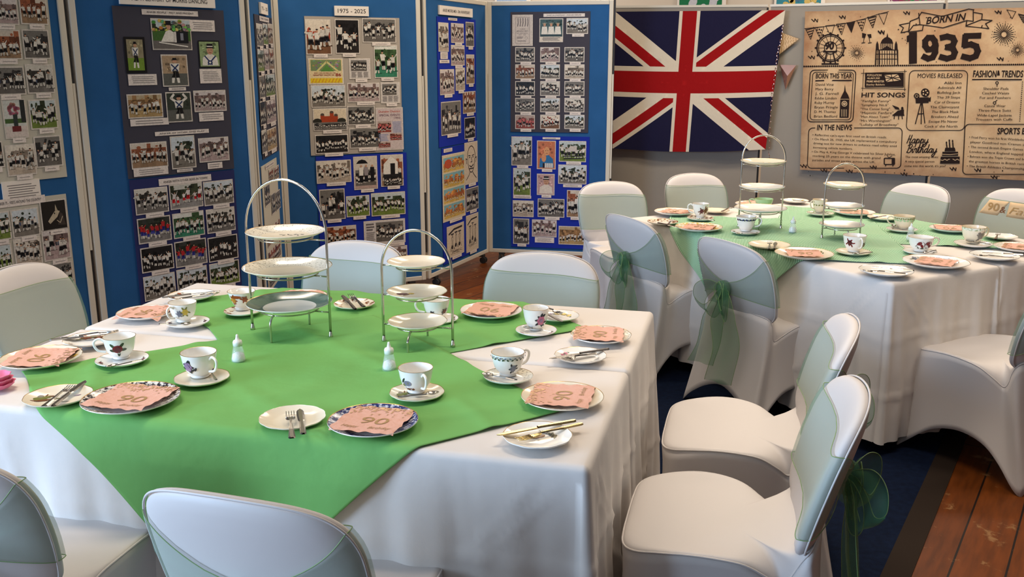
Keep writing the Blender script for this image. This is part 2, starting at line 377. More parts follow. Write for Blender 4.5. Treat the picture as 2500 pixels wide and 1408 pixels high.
BE = board('J4', 'J5', 'sharply turned blue display board under the 50th anniversary title card')
BF = board('J5', 'J6', 'rightmost blue felt display board beside the union flag')

# ---- photographs -------------------------------------------------
def sh(c, k): return tuple(min(1, max(0, v*k)) for v in c[:3]) + (1,)
def ell(mb, fn, cx, cy, rx, ry, o, col, n=8, m='print', rot=0.0):
    ca, sa = math.cos(rot), math.sin(rot)
    mb.face([fn(cx+rx*math.cos(2*PI*k/n)*ca-ry*math.sin(2*PI*k/n)*sa, cy+rx*math.cos(2*PI*k/n)*sa+ry*math.sin(2*PI*k/n)*ca, o) for k in range(n)], m, col)
WHITE = lin((232, 226, 214)); BLK = lin((26, 24, 26)); SKIN = lin((196, 150, 120)); CREAM = lin((226, 214, 196))
STY = {   # back colour, ground colour, sky, share of sky, top garment, lower garment
 'g': ((56, 52, 46), (118, 112, 106), (214, 208, 196), 0.25, WHITE, BLK), 'G': ((52, 60, 40), (112, 130, 58), (196, 206, 206), 0.2, WHITE, BLK),
 'b': ((128, 74, 50), (150, 120, 92), (212, 200, 184), 0.12, WHITE, BLK), 'r': ((54, 58, 40), (150, 146, 142), (200, 200, 190), 0.1, lin((236, 226, 220)), lin((190, 30, 36))),
 'u': ((40, 44, 36), (128, 124, 120), (60, 60, 56), 0.1, lin((196, 48, 50)), lin((52, 56, 130))), 's': ((48, 54, 40), (126, 118, 108), (206, 214, 218), 0.4, WHITE, BLK),
 'n': ((30, 28, 28), (46, 40, 38), (36, 34, 34), 0.2, WHITE, BLK), 'k': ((44, 42, 42), (104, 98, 92), (120, 116, 110), 0.3, WHITE, BLK),
 'w': ((120, 108, 96), (186, 170, 152), (226, 216, 200), 0.2, WHITE, BLK), 'p': ((112, 92, 88), (176, 154, 150), (214, 204, 200), 0.15, WHITE, BLK),
 'e': ((140, 106, 70), (178, 148, 100), (190, 170, 136), 0.15, WHITE, BLK), 't': ((60, 84, 52), (60, 130, 100), (224, 224, 214), 0.1, WHITE, BLK),
 'o': ((150, 60, 40), (120, 84, 60), (226, 214, 196), 0.45, WHITE, BLK), 'q': ((110, 60, 50), (150, 70, 60), (180, 160, 150), 0.2, lin((220, 110, 110)), BLK),
 'y': ((196, 130, 60), (214, 176, 84), (130, 178, 186), 0.35, lin((196, 100, 50)), lin((150, 90, 40)))}
def picture(mb, fn, W, Hh, style, rnd, o=0.0):
    """a printed photograph: backdrop, ground and a row of dancers, all ink on paper"""
    bk, gr, sk, fs, top, low = STY[style]; bk, gr, sk = lin(bk), lin(gr), lin(sk)
    nx = max(5, min(11, int(W/0.02))); ny = max(5, min(9, int(Hh/0.02)))
    gl = rnd.uniform(0.36, 0.52)
    for i in range(nx):
        edge = 1 - fs*rnd.uniform(0.3, 1.7); ge = gl + rnd.uniform(-0.05, 0.05)
        for j in range(ny):
            yc = (j+0.5)/ny
            c = gr if yc < ge else (sk if yc > edge else bk)
            k = rnd.uniform(0.85, 1.12) if c is gr else (rnd.uniform(0.94, 1.03) if c is sk else rnd.uniform(0.45, 1.7))
            mb.face([fn(W*i/nx, Hh*j/ny, o), fn(W*(i+1)/nx, Hh*j/ny, o), fn(W*(i+1)/nx, Hh*(j+1)/ny, o), fn(W*i/nx, Hh*(j+1)/ny, o)], 'print', sh(c, k))
    for k in range(12):
        ell(mb, fn, W*rnd.uniform(.07, .93), Hh*rnd.uniform(gl+.08, .88), W*rnd.uniform(.03, .07), Hh*rnd.uniform(.03, .08), o+.0002+.00001*k, sh(bk, rnd.uniform(.3, 1.9)), 7)
    for k in range(9):                                         # onlookers along the back
        x = W*rnd.uniform(.05, .95); y = Hh*gl; q = Hh*.05; c_ = sh(lin(rnd.choice([(60, 60, 70), (150, 140, 130), (110, 60, 56), (70, 80, 110), (200, 190, 180), (40, 38, 40)])), 1)
        mb.face([fn(x-q*.6, y-q, o+.0003), fn(x+q*.6, y-q, o+.0003), fn(x+q*.5, y+q*1.6, o+.0003), fn(x-q*.5, y+q*1.6, o+.0003)], 'print', c_); ell(mb, fn, x, y+q*2.1, q*.4, q*.5, o+.00032, SKIN, 6)
    n = max(4, int(W/Hh*rnd.uniform(4.5, 7.0))); o += 0.0004
    xs = [(k+0.5+rnd.uniform(-0.3, 0.3))/n for k in range(n)]; rnd.shuffle(xs)
    for x in xs:
        h = Hh*rnd.uniform(0.42, 0.66)*(1 if n < 9 else .85); y0 = Hh*(gl*rnd.uniform(0.2, 0.62)); cx = min(max(W*x, h*0.2), W-h*0.2); lean = rnd.uniform(-0.12, 0.12)*h
        ell(mb, fn, min(cx+h*.1, W*.95), y0, h*.22, h*.035, o-.0001, sh(gr, .4), 8)
        t2 = sh(top, rnd.uniform(0.75, 1.0)); l2 = sh(low, rnd.uniform(0.8, 1.6)); bw = h*0.13
        for sgn in (-1, 1):
            ft = sgn*rnd.uniform(0.03, 0.18)*h
            mb.face([fn(cx+ft-bw*.35, y0, o), fn(cx+ft+bw*.35, y0, o), fn(cx+ft*.7+bw*.4, y0+h*.22, o), fn(cx+ft*.7-bw*.4, y0+h*.22, o)], 'print', sh(WHITE, rnd.uniform(.6, .95)))
            mb.face([fn(cx+ft*.7-bw*.45, y0+h*.2, o), fn(cx+ft*.7+bw*.45, y0+h*.2, o), fn(cx+bw*.8, y0+h*.5, o), fn(cx-bw*.8, y0+h*.5, o)], 'print', l2)
        mb.face([fn(cx-bw*.8, y0+h*.45, o), fn(cx+bw*.8, y0+h*.45, o), fn(cx+lean+bw*1.05, y0+h*.82, o), fn(cx+lean-bw*1.05, y0+h*.82, o)], 'print', t2)
        for sgn in (-1, 1):
            if rnd.random() < 0.7:
                ay = rnd.uniform(-0.25, 0.35)*h; ax = sgn*rnd.uniform(.12, .3)*h
                mb.face([fn(cx+lean+sgn*bw*.8, y0+h*.82, o), fn(cx+lean+ax, y0+h*.8+ay, o), fn(cx+lean+ax, y0+h*.73+ay, o), fn(cx+lean+sgn*bw*.8, y0+h*.7, o)], 'print', t2)
        ell(mb, fn, cx+lean, y0+h*.9, h*.055, h*.07, o, SKIN, 6)
        ell(mb, fn, cx+lean, y0+h*.965, h*.07, h*.035, o+.0001, BLK, 6)
def lines(mb, fn, x0, y0, x1, y1, n, rnd, o, col=lin((120, 112, 110)), fill=0.5):
    for k in range(n):
        y = lerp(y1, y0, (k+0.5)/n); w = (y1-y0)/n*fill*0.5; a = x0+(x1-x0)*rnd.uniform(0, .06); b = x1-(x1-x0)*rnd.uniform(0, .25)
        mb.face([fn(a, y-w, o), fn(b, y-w, o), fn(b, y+w, o), fn(a, y+w, o)], 'print', col)
def rectf(mb, fn, x0, y0, x1, y1, o, col): mb.face([fn(x0, y0, o), fn(x1, y0, o), fn(x1, y1, o), fn(x0, y1, o)], 'print', col)
def stroke(mb, fn, pts, w, o, m, col=None):
    P = [Vector(p) for p in pts]
    for a, b in zip(P, P[1:]):
        d = (b-a)
        if d.length < 1e-6: continue
        d.normalize(); q = Vector((-d.y, d.x))*w/2; e = d*w*0.3
        mb.face([fn(*(a-e-q), o), fn(*(b+e-q), o), fn(*(b+e+q), o), fn(*(a-e+q), o)], m, col)
def special(mb, fn, W, Hh, kind, rnd, o):
    if kind == 'accordion':
        picture(mb, fn, W, Hh, 'G', random.Random(3), o); o += .0012
        rectf(mb, fn, 0, 0, W, Hh*.28, o, lin((110, 104, 100))); rectf(mb, fn, 0, Hh*.28, W, Hh*.62, o, lin((70, 104, 50)))
        for k in range(30): ell(mb, fn, W*rnd.uniform(.03, .97), Hh*rnd.uniform(.62, .97), .012, .009, o, lin((rnd.randint(70, 215), rnd.randint(100, 200), rnd.randint(60, 150))), 6)
        o += .0003
        mb.face([fn(W*.2, Hh*.24, o), fn(W*.62, Hh*.24, o), fn(W*.58, Hh*.55, o), fn(W*.45, Hh*.66, o), fn(W*.34, Hh*.6, o)], 'print', WHITE)
        ell(mb, fn, W*.42, Hh*.76, W*.06, Hh*.11, o+.0003, SKIN); rectf(mb, fn, W*.32, Hh*.82, W*.52, Hh*.86, o+.0005, BLK); rectf(mb, fn, W*.35, Hh*.85, W*.49, Hh*.97, o+.0005, BLK)
        rectf(mb, fn, W*.55, Hh*.2, W*.93, Hh*.62, o+.0006, lin((30, 30, 36))); rectf(mb, fn, W*.55, Hh*.22, W*.61, Hh*.6, o+.0008, lin((216, 210, 200))); rectf(mb, fn, W*.72, Hh*.3, W*.8, Hh*.55, o+.0008, lin((140, 140, 150)))
        stroke(mb, fn, [(W*.15, Hh*.22), (W*.9, Hh*.08)], .006, o+.0008, 'print', WHITE)
    elif kind in ('portrait', 'drinker', 'standing', 'clerk', 'dancer', 'hatman'):
        bg = dict(portrait=(150, 170, 120), drinker=(200, 120, 84), standing=(150, 140, 110), clerk=(176, 150, 120), dancer=(60, 66, 56), hatman=(196, 160, 156))[kind]
        rectf(mb, fn, 0, 0, W, Hh, o, lin(bg)); o += .0003
        for k in range(22): ell(mb, fn, W*rnd.uniform(.08, .92), Hh*rnd.uniform(.5, .94), W*.07, Hh*.05, o, sh(lin(bg), rnd.uniform(.4, 1.7)), 6)
        if kind in ('standing', 'clerk', 'dancer'):
            rectf(mb, fn, 0, 0, W, Hh*.4, o, lin((120, 150, 56)) if kind == 'standing' else lin((96, 96, 90))); o += .0003
            for s_ in (-1, 1):
                mb.face([fn(W*(.5+s_*.12)-W*.05, Hh*.08, o), fn(W*(.5+s_*.12)+W*.05, Hh*.08, o), fn(W*(.5+s_*.09)+W*.06, Hh*.27, o), fn(W*(.5+s_*.09)-W*.06, Hh*.27, o)], 'print', WHITE)
                mb.face([fn(W*(.5+s_*.1)-W*.08, Hh*.25, o), fn(W*(.5+s_*.1)+W*.08, Hh*.25, o), fn(W*.5+s_*W*.12, Hh*.5, o), fn(W*.5, Hh*.5, o)], 'print', BLK)
            mb.face([fn(W*.34, Hh*.47, o), fn(W*.66, Hh*.47, o), fn(W*.7, Hh*.74, o), fn(W*.3, Hh*.74, o)], 'print', WHITE)
            stroke(mb, fn, [(W*.36, Hh*.7), (W*.6, Hh*.5)], W*.05, o+.0004, 'print', lin((40, 56, 96))); stroke(mb, fn, [(W*.64, Hh*.7), (W*.4, Hh*.5)], W*.05, o+.0005, 'print', lin((40, 56, 96)))
            if kind == 'dancer':
                for s_ in (-1, 1): stroke(mb, fn, [(W*(.5+s_*.17), Hh*.72), (W*(.5+s_*.33), Hh*.82), (W*(.5+s_*.2), Hh*.95)], W*.09, o+.0006, 'print', WHITE)
            ell(mb, fn, W*.5, Hh*.81, W*.1, Hh*.065, o+.0007, SKIN); rectf(mb, fn, W*.38, Hh*.85, W*.62, Hh*.87, o+.0009, BLK); rectf(mb, fn, W*.42, Hh*.86, W*.58, Hh*.93, o+.0009, BLK)
        else:
            o += .0003; cl = dict(portrait=WHITE, drinker=lin((50, 116, 168)), hatman=lin((226, 214, 200)))[kind]
            mb.face([fn(W*.1, Hh*.04, o), fn(W*.94, Hh*.04, o), fn(W*.88, Hh*.36, o), fn(W*.64, Hh*.5, o), fn(W*.42, Hh*.5, o), fn(W*.14, Hh*.36, o)], 'print', cl)
            if kind == 'portrait':
                for a, b in (((.25, .42), (.6, .08)), ((.8, .42), (.4, .08))): stroke(mb, fn, [(W*a[0], Hh*a[1]), (W*b[0], Hh*b[1])], W*.06, o+.0002, 'print', lin((36, 52, 100)))
                ell(mb, fn, W*.5, Hh*.16, W*.13, Hh*.09, o+.0004, lin((36, 52, 100)), 12); ell(mb, fn, W*.5, Hh*.16, W*.06, Hh*.04, o+.0005, WHITE, 10)
            ell(mb, fn, W*.53, Hh*.64, W*.17, Hh*.16, o+.0003, SKIN if kind != 'drinker' else lin((224, 160, 110)), 12)
            if kind != 'drinker': rectf(mb, fn, W*.33, Hh*.74, W*.73, Hh*.78, o+.0005, BLK); rectf(mb, fn, W*.38, Hh*.77, W*.68, Hh*.92, o+.0005, BLK); rectf(mb, fn, W*.38, Hh*.79, W*.68, Hh*.83, o+.0006, WHITE)
            else:
                ell(mb, fn, W*.36, Hh*.4, W*.14, Hh*.16, o+.0004, lin((220, 150, 104)), 10)
                for k in range(5): rectf(mb, fn, W*(.3+.12*k), Hh*.03, W*(.4+.12*k), Hh*.2, o+.0005, lin((222, 216, 206)) if k else lin((40, 20, 16)))
            for s_ in (-1, 1): ell(mb, fn, W*.53+s_*W*.06, Hh*.66, W*.022, Hh*.014, o+.0007, BLK, 6)
            stroke(mb, fn, [(W*.47, Hh*.56), (W*.59, Hh*.56)], W*.02, o+.0007, 'print', lin((130, 60, 50)))
    elif kind == 'news':
        rectf(mb, fn, 0, 0, W, Hh, o, lin((214, 206, 198)))
        f2 = lambda x, y, k: fn(x+W*.05, y+Hh*.38, k); picture(mb, f2, W*.8, Hh*.56, 'k', rnd, o+.0004)
        for c in range(3): lines(mb, fn, W*(.05+.31*c), Hh*.04, W*(.34+.31*c), Hh*.34, 9, rnd, o+.0004)
    elif kind == 'clipping':
        rectf(mb, fn, 0, 0, W, Hh, o, lin((214, 208, 204)))
        f2 = lambda x, y, k: fn(x+W*.28, y+Hh*.08, k); picture(mb, f2, W*.69, Hh*.86, 'k', rnd, o+.0004)
        lines(mb, fn, W*.03, Hh*.05, W*.26, Hh*.55, 12, rnd, o+.0004)
        for k, s_ in enumerate(('Dad was', 'there!', 'Wood')): lines(mb, fn, W*.03, Hh*(.6+.12*k), W*.24, Hh*(.68+.12*k), 1, rnd, o+.0004, lin((110, 104, 104)), .9)
    elif kind == 'show86':
        rectf(mb, fn, 0, 0, W, Hh, o, lin((226, 206, 160))); o += .0003
        rectf(mb, fn, W*.04, Hh*.52, W*.96, Hh*.97, o, lin((120, 140, 96)))
        for k in range(40): ell(mb, fn, W*rnd.uniform(.08, .92), Hh*rnd.uniform(.55, .94), W*.035, Hh*.03, o+.0002, lin((rnd.randint(90, 200), rnd.randint(100, 190), rnd.randint(90, 170))), 6)
        stroke(mb, fn, [(W*.22, Hh*.5), (W*.52, Hh*.9), (W*.86, Hh*.5)], W*.05, o+.0004, 'print', lin((214, 206, 140)))
        mb.face([fn(W*.33, Hh*.5, o+.0003), fn(W*.74, Hh*.5, o+.0003), fn(W*.52, Hh*.78, o+.0003)], 'print', lin((90, 140, 70)))
        rectf(mb, fn, W*.02, Hh*.03, W*.98, Hh*.22, o, lin((226, 196, 40)))
        for k in range(9): stroke(mb, fn, [(W*(.06+.1*k), Hh*.05), (W*(.12+.1*k), Hh*.2)], W*.03, o+.0003, 'print', lin((214, 150, 50)))
        g = lambda x, y: fn(x, y, o+.0006); RED = lin((150, 50, 44))
        put_text(mb, "WHAT YOU'VE SEEN ON THE", g, W*.12, W*.78, Hh*.41, Hh*.045, 'print', .01, col=RED)
        put_text(mb, 'GREATEST SHOW OF', g, W*.1, W*.74, Hh*.32, Hh*.06, 'print', .012, col=RED); put_text(mb, '86', g, W*.78, W*.95, Hh*.3, Hh*.12, 'print', .02, col=RED)
    elif kind == 'leaflet':
        rectf(mb, fn, 0, 0, W, Hh, o, lin((206, 190, 186))); o += .0004; g = lambda x, y: fn(x, y, o)
        put_text(mb, 'Dunelm District', g, W*.08, W*.92, Hh*.9, Hh*.05, 'print', .01, col=lin((190, 80, 60)))
        put_text(mb, 'SPECIAL EVENTS', g, W*.1, W*.92, Hh*.81, Hh*.05, 'print', .01, col=lin((110, 70, 90))); put_text(mb, '1993', g, W*.68, W*.92, Hh*.74, Hh*.045, 'print', .01, col=lin((110, 70, 90)))
        f2 = lambda x, y, k: fn(x+W*.03, y+Hh*.42, k); picture(mb, f2, W*.52, Hh*.27, 'q', rnd, o)
        lines(mb, fn, W*.6, Hh*.4, W*.97, Hh*.68, 8, rnd, o, lin((140, 150, 186)))
        lines(mb, fn, W*.05, Hh*.2, W*.45, Hh*.38, 5, rnd, o, lin((150, 156, 190)))
        f2 = lambda x, y, k: fn(x+W*.5, y+Hh*.22, k); picture(mb, f2, W*.46, Hh*.16, 'q', rnd, o); f2 = lambda x, y, k: fn(x+W*.04, y+Hh*.05, k); picture(mb, f2, W*.46, Hh*.13, 'q', rnd, o)
    elif kind == 'programme':
        rectf(mb, fn, 0, 0, W, Hh, o, lin((212, 200, 190))); o += .0004; K = lin((110, 100, 100))
        R = [(W*.14, Hh*.06), (W*.86, Hh*.06), (W*.86, Hh*.94), (W*.14, Hh*.94), (W*.14, Hh*.06)]; stroke(mb, fn, R, W*.012, o, 'print', K)
        for k in range(5):
            x = W*(.24+.13*k); stroke(mb, fn, [(x, Hh*.64), (x+W*.03, Hh*.76), (x+W*.02, Hh*.88)], W*.04, o, 'print', K); ell(mb, fn, x+W*.02, Hh*.9, W*.025, Hh*.018, o, K, 6)
        g = lambda x, y: fn(x, y, o)
        put_text(mb, 'ANKER', g, W*.34, W*.66, Hh*.53, Hh*.03, 'print', .02, col=K); put_text(mb, 'MORRIS MEN', g, W*.2, W*.8, Hh*.46, Hh*.035, 'print', .02, col=K)
        put_text(mb, '30th ANNIVERSARY', g, W*.2, W*.8, Hh*.39, Hh*.03, 'print', .01, col=K); put_text(mb, '1975 - 2005', g, W*.3, W*.7, Hh*.34, Hh*.025, 'print', .01, col=K)
        lines(mb, fn, W*.2, Hh*.22, W*.55, Hh*.29, 2, rnd, o, K); stroke(mb, fn, [(W*.7+W*.07*math.cos(a*PI/5), Hh*.24+W*.07*math.sin(a*PI/5)) for a in range(11)], W*.01, o, 'print', K)
        lines(mb, fn, W*.2, Hh*.12, W*.82, Hh*.16, 1, rnd, o, K)
    elif kind == 'three':
        rectf(mb, fn, 0, 0, W, Hh, o, CREAM); f2 = lambda x, y, k: fn(x, y+Hh*.22, k)
        rectf(mb, f2, 0, 0, W, Hh*.78, o+.0003, lin((70, 96, 96))); o += .0006
        for k in range(16): ell(mb, f2, W*rnd.uniform(.05, .95), Hh*rnd.uniform(.5, .75), W*.06, Hh*.04, o, lin((50, 70, 66)), 6)
        for x in (.2, .5, .8):
            mb.face([f2(W*(x-.15), Hh*.1, o+.0002), f2(W*(x+.15), Hh*.1, o+.0002), f2(W*(x+.11), Hh*.45, o+.0002), f2(W*(x-.11), Hh*.45, o+.0002)], 'print', WHITE)
            ell(mb, f2, W*x, Hh*.54, W*.06, Hh*.09, o+.0003, SKIN); stroke(mb, f2, [(W*(x-.09), Hh*.6), (W*(x+.09), Hh*.6)], Hh*.03, o+.0005, 'print', lin((150, 150, 130)))
        rectf(mb, f2, 0, 0, W, Hh*.1, o+.0006, lin((50, 70, 74))); lines(mb, fn, W*.08, Hh*.03, W*.95, Hh*.19, 3, rnd, o)
    elif kind == 'cartoon':
        rectf(mb, fn, 0, 0, W, Hh, o, lin((222, 206, 170)))
        for k in range(4):
            f2 = lambda x, y, q, k=k: fn(x+W*.04, y+Hh*(.03+.24*k), q); picture(mb, f2, W*.92, Hh*.215, 'y', rnd, o+.0004)
        ell(mb, fn, W*.24, Hh*.87, W*.16, Hh*.07, o+.0016, lin((190, 80, 40)), 14)
    elif kind == 'sketch':
        rectf(mb, fn, 0, 0, W, Hh, o, lin((216, 200, 176))); o += .0005
        for k in range(3):
            x = W*(.28+.22*k); y = Hh*rnd.uniform(.15, .25); stroke(mb, fn, [(x-W*.1, y), (x, y+Hh*.2), (x-W*.03, y+Hh*.42), (x+W*.06, y+Hh*.44), (x+W*.04, y+Hh*.2), (x+W*.13, y)], W*.014, o, 'print', BLK)
            ell(mb, fn, x+W*.02, y+Hh*.49, W*.05, Hh*.04, o, lin((150, 138, 124)), 9); stroke(mb, fn, [(x-W*.06, y+Hh*.53), (x+W*.1, y+Hh*.53)], W*.03, o, 'print', BLK)
            ell(mb, fn, x, y+Hh*.1, W*.05, Hh*.07, o+.0002, BLK, 8)
        stroke(mb, fn, [(W*.1, Hh*.76), (W*.4, Hh*.88), (W*.88, Hh*.9)], W*.05, o, 'print', lin((50, 44, 42)))
        for k in range(7): stroke(mb, fn, [(W*rnd.uniform(.1, .3), Hh*rnd.uniform(.05, .3)), (W*rnd.uniform(.5, .9), Hh*rnd.uniform(.05, .3))], W*.008, o, 'print', lin((90, 80, 74)))
    elif kind == 'face':
        rectf(mb, fn, 0, 0, W, Hh, o, lin((216, 200, 176))); o += .0005; K = lin((52, 46, 44)); wv = W*.03
        oval = [(W*.5+W*.33*math.cos(a*PI/9)*(1.0 if a < 9 else .82), Hh*.6+Hh*.32*math.sin(a*PI/9)*(1 if a < 9 else 1.05)) for a in range(19)]; stroke(mb, fn, oval, wv, o, 'print', K)
        for s_ in (-1, 1):
            stroke(mb, fn, [(W*(.5+s_*.22), Hh*.69), (W*(.5+s_*.07), Hh*.68)], wv, o, 'print', K); ell(mb, fn, W*(.5+s_*.14), Hh*.64, W*.05, Hh*.015, o, K, 8)
            stroke(mb, fn, [(W*(.5+s_*.33), Hh*.6), (W*(.5+s_*.42), Hh*.63), (W*(.5+s_*.36), Hh*.5)], wv, o, 'print', K)
            stroke(mb, fn, [(W*(.5+s_*.1), Hh*.28), (W*(.5+s_*.2), Hh*.2), (W*(.5+s_*.4), Hh*.1)], wv, o, 'print', K)
        stroke(mb, fn, [(W*.5, Hh*.64), (W*.56, Hh*.53), (W*.46, Hh*.52)], wv, o, 'print', K); stroke(mb, fn, [(W*.36, Hh*.44), (W*.5, Hh*.4), (W*.66, Hh*.45)], wv*1.3, o, 'print', K)
        for k in range(5): ell(mb, fn, W*(.36+.07*k), Hh*.36, W*.04, Hh*.02, o, K, 6)
    elif kind == 'horse':
        rectf(mb, fn, 0, 0, W, Hh, o, lin((40, 34, 30))); o += .0005; E_ = lin((190, 176, 150))
        mb.face([fn(W*.22, Hh*.3, o), fn(W*.3, Hh*.2, o), fn(W*.62, Hh*.42, o), fn(W*.75, Hh*.62, o), fn(W*.58, Hh*.68, o), fn(W*.42, Hh*.52, o)], 'print', E_)
        mb.face([fn(W*.55, Hh*.64, o), fn(W*.66, Hh*.66, o), fn(W*.58, Hh*.88, o)], 'print', E_); mb.face([fn(W*.62, Hh*.14, o), fn(W*.95, Hh*.1, o), fn(W*.86, Hh*.5, o), fn(W*.74, Hh*.6, o)], 'print', lin((70, 60, 54)))
        ell(mb, fn, W*.52, Hh*.56, W*.03, Hh*.03, o+.0003, BLK); stroke(mb, fn, [(W*.6, Hh*.3), (W*.72, Hh*.2), (W*.84, Hh*.42)], W*.03, o+.0004, 'print', E_)
    elif kind == 'tree':
        rectf(mb, fn, 0, 0, W, Hh, o, lin((206, 208, 200))); o += .0004
        rectf(mb, fn, 0, 0, W, Hh*.3, o, lin((214, 200, 190))); rectf(mb, fn, 0, Hh*.38, W, Hh*.5, o, lin((70, 96, 50)))
        for k in range(22): ell(mb, fn, W*rnd.uniform(.1, .7), Hh*rnd.uniform(.6, .9), W*.09, Hh*.05, o+.0002, lin((rnd.randint(150, 200), rnd.randint(90, 130), rnd.randint(100, 130))), 7)
        rectf(mb, fn, W*.4, Hh*.22, W*.6, Hh*.62, o+.0004, lin((52, 60, 56))); rectf(mb, fn, W*.3, Hh*.15, W*.72, Hh*.3, o+.0006, lin((110, 44, 44))); rectf(mb, fn, W*.78, Hh*.4, W, Hh, o+.0003, lin((44, 46, 46)))
    elif kind == 'porch':
        picture(mb, fn, W, Hh, 'b', rnd, o); o += .0016
        mb.face([fn(W*.1, Hh*.3, o), fn(W*.78, Hh*.3, o), fn(W*.78, Hh*.78, o), fn(W*.45, Hh*.98, o), fn(W*.1, Hh*.72, o)], 'print', WHITE); rectf(mb, fn, W*.42, Hh*.3, W*.64, Hh*.74, o+.0003, BLK)
        f2 = lambda x, y, q: fn(x+W*.2, y, q); picture(mb, lambda x, y, q: fn(x+W*.1, y, q), W*.85, Hh*.38, 'n', rnd, o+.0004)
    elif kind == 'umbrella':
        rectf(mb, fn, 0, 0, W, Hh, o, lin((214, 204, 190))); rectf(mb, fn, 0, 0, W, Hh*.42, o+.0003, lin((186, 160, 150))); o += .0006
        mb.face([fn(W*.08, Hh*.8, o), fn(W*.62, Hh*.8, o), fn(W*.5, Hh*.9, o), fn(W*.35, Hh*.93, o), fn(W*.2, Hh*.9, o)], 'print', BLK)
        picture(mb, lambda x, y, q: fn(x+W*.04, y+Hh*.1, q), W*.92, Hh*.5, 'k', rnd, o)
        special_man = [(.3, WHITE), (.52, lin((150, 140, 140))), (.8, BLK)]
        for x, cc in special_man:
            rectf(mb, fn, W*(x-.09), Hh*.42, W*(x+.09), Hh*.68, o+.0016, cc); rectf(mb, fn, W*(x-.08), Hh*.22, W*(x+.08), Hh*.42, o+.0016, BLK); ell(mb, fn, W*x, Hh*.72, W*.05, Hh*.04, o+.0017, SKIN, 8)
    elif kind == 'castle':
        rectf(mb, fn, 0, 0, W, Hh, o, lin((224, 208, 180))); o += .0004; R = lin((172, 70, 40))
        rectf(mb, fn, W*.22, Hh*.34, W*.72, Hh*.66, o, R)
        for x, h in ((.26, .74), (.55, .85), (.68, .7)): rectf(mb, fn, W*(x-.06), Hh*.34, W*(x+.06), Hh*h, o+.0002, R); ell(mb, fn, W*x, Hh*h, W*.06, Hh*.07, o+.0003, lin((90, 76, 66)), 8)
        for x in (.1, .85): ell(mb, fn, W*x, Hh*.42, W*.14, Hh*.14, o+.0003, lin((50, 48, 40)), 9)
        picture(mb, lambda x, y, q: fn(x, y, q), W, Hh*.36, 'k', rnd, o+.0004)
    elif kind == 'bench':
        picture(mb, fn, W, Hh, 'G', rnd, o); o += .0016
        mb.face([fn(W*.3, Hh*.5, o), fn(W*.68, Hh*.5, o), fn(W*.66, Hh*.78, o), fn(W*.4, Hh*.78, o)], 'print', lin((206, 196, 186)))
        for y in (.12, .25, .38): stroke(mb, fn, [(W*.16, Hh*y), (W*.92, Hh*(y+.03))], Hh*.05, o, 'print', lin((50, 44, 40)))
SHEETS = []
def frect(P, r): return P.rect(*r)
def sheet(P, quad, material, label, items, title=None):
    """a card sheet pinned to a board; items = (x0,y0,x1,y1,kind) in photo pixels"""
    (x0, y0), (x1, y1), (x2, y2), (x3, y3) = quad          # TL TR BR BL
    q = [P.uz(*p) for p in quad]
    ul = (q[0][0]+q[3][0])/2; ur = (q[1][0]+q[2][0])/2; zt = (q[0][1]+q[1][1])/2; zb = (q[2][1]+q[3][1])/2
    ul, ur = max(ul, 0.05), min(ur, P.len-0.05)
    t = thing('photo_sheet', label, 'poster', (P.a0.x, P.a0.y, 0), P.rz, 'card sheets of photographs on the display boards')
    mb = MB(); mb.box(((ul+ur)/2, 0.001, (zt+zb)/2), (ur-ul, 0.004, zt-zb), material); mb.build('backing_card', t, smooth=False)
    for it in items:
        r = it[:4]; kind = it[4]; u0, z0, u1, z1 = P.rect(*r); u0 = max(u0, ul-.02); W, Hh = u1-u0, z1-z0
        if W <= 0.01: continue
        rnd = random.Random(int(r[0]*7+r[1]*13)); mb = MB(); base = 0.0035
        fn = lambda x, y, o, u0=u0, z0=z0: (u0+x, -(base+o), z0+y)
        if kind.startswith('='):                           # caption or title strip
            rectf(mb, fn, 0, 0, W, Hh, 0.0006, lin((234, 222, 212)))
            n = max(1, int(Hh/0.012)); s_ = kind[1:]
            if s_: put_text(mb, s_, lambda x, y: fn(x, y, 0.0011), W*.08, W*.92, Hh*.34, Hh*.34, 'print', .01, col=lin((96, 90, 90)))
            else: lines(mb, fn, W*.12, Hh*.15, W*.95, Hh*.85, n, rnd, 0.0011, lin((150, 142, 138)), .35)
            mb.build('title_strip' if s_ else 'caption', t, smooth=False); continue
        rectf(mb, fn, 0, 0, W, Hh, 0.0004, BLK if kind in ('standing', 'portrait') else lin((222, 212, 200)))
        bd = 0.006 if kind not in ('standing',) else 0.012
        f2 = lambda x, y, o: fn(x+bd, y+bd, o)
        if kind[0] == '+': picture(mb, f2, W-2*bd, Hh-2*bd, kind[1], rnd, 0.0009)
        else: special(mb, f2, W-2*bd, Hh-2*bd, kind, rnd, 0.0009)
        mb.build('photo', t, smooth=False)
        if len(it) > 5:                                     # caption below: width fraction
            cw = W*0.55; mb = MB(); cx = W*(0.55 if it[5] is True else it[5]); zc = -0.008
            rectf(mb, fn, cx-cw/2, zc-.012, cx+cw/2, zc+.010, 0.0034, lin((234, 222, 212)))
            lines(mb, fn, cx-cw*.35, zc-.004, cx+cw*.4, zc+.002, 1, rnd, 0.0039, lin((160, 152, 148)), .5); mb.build('caption', t, smooth=False)
    return t
T = True
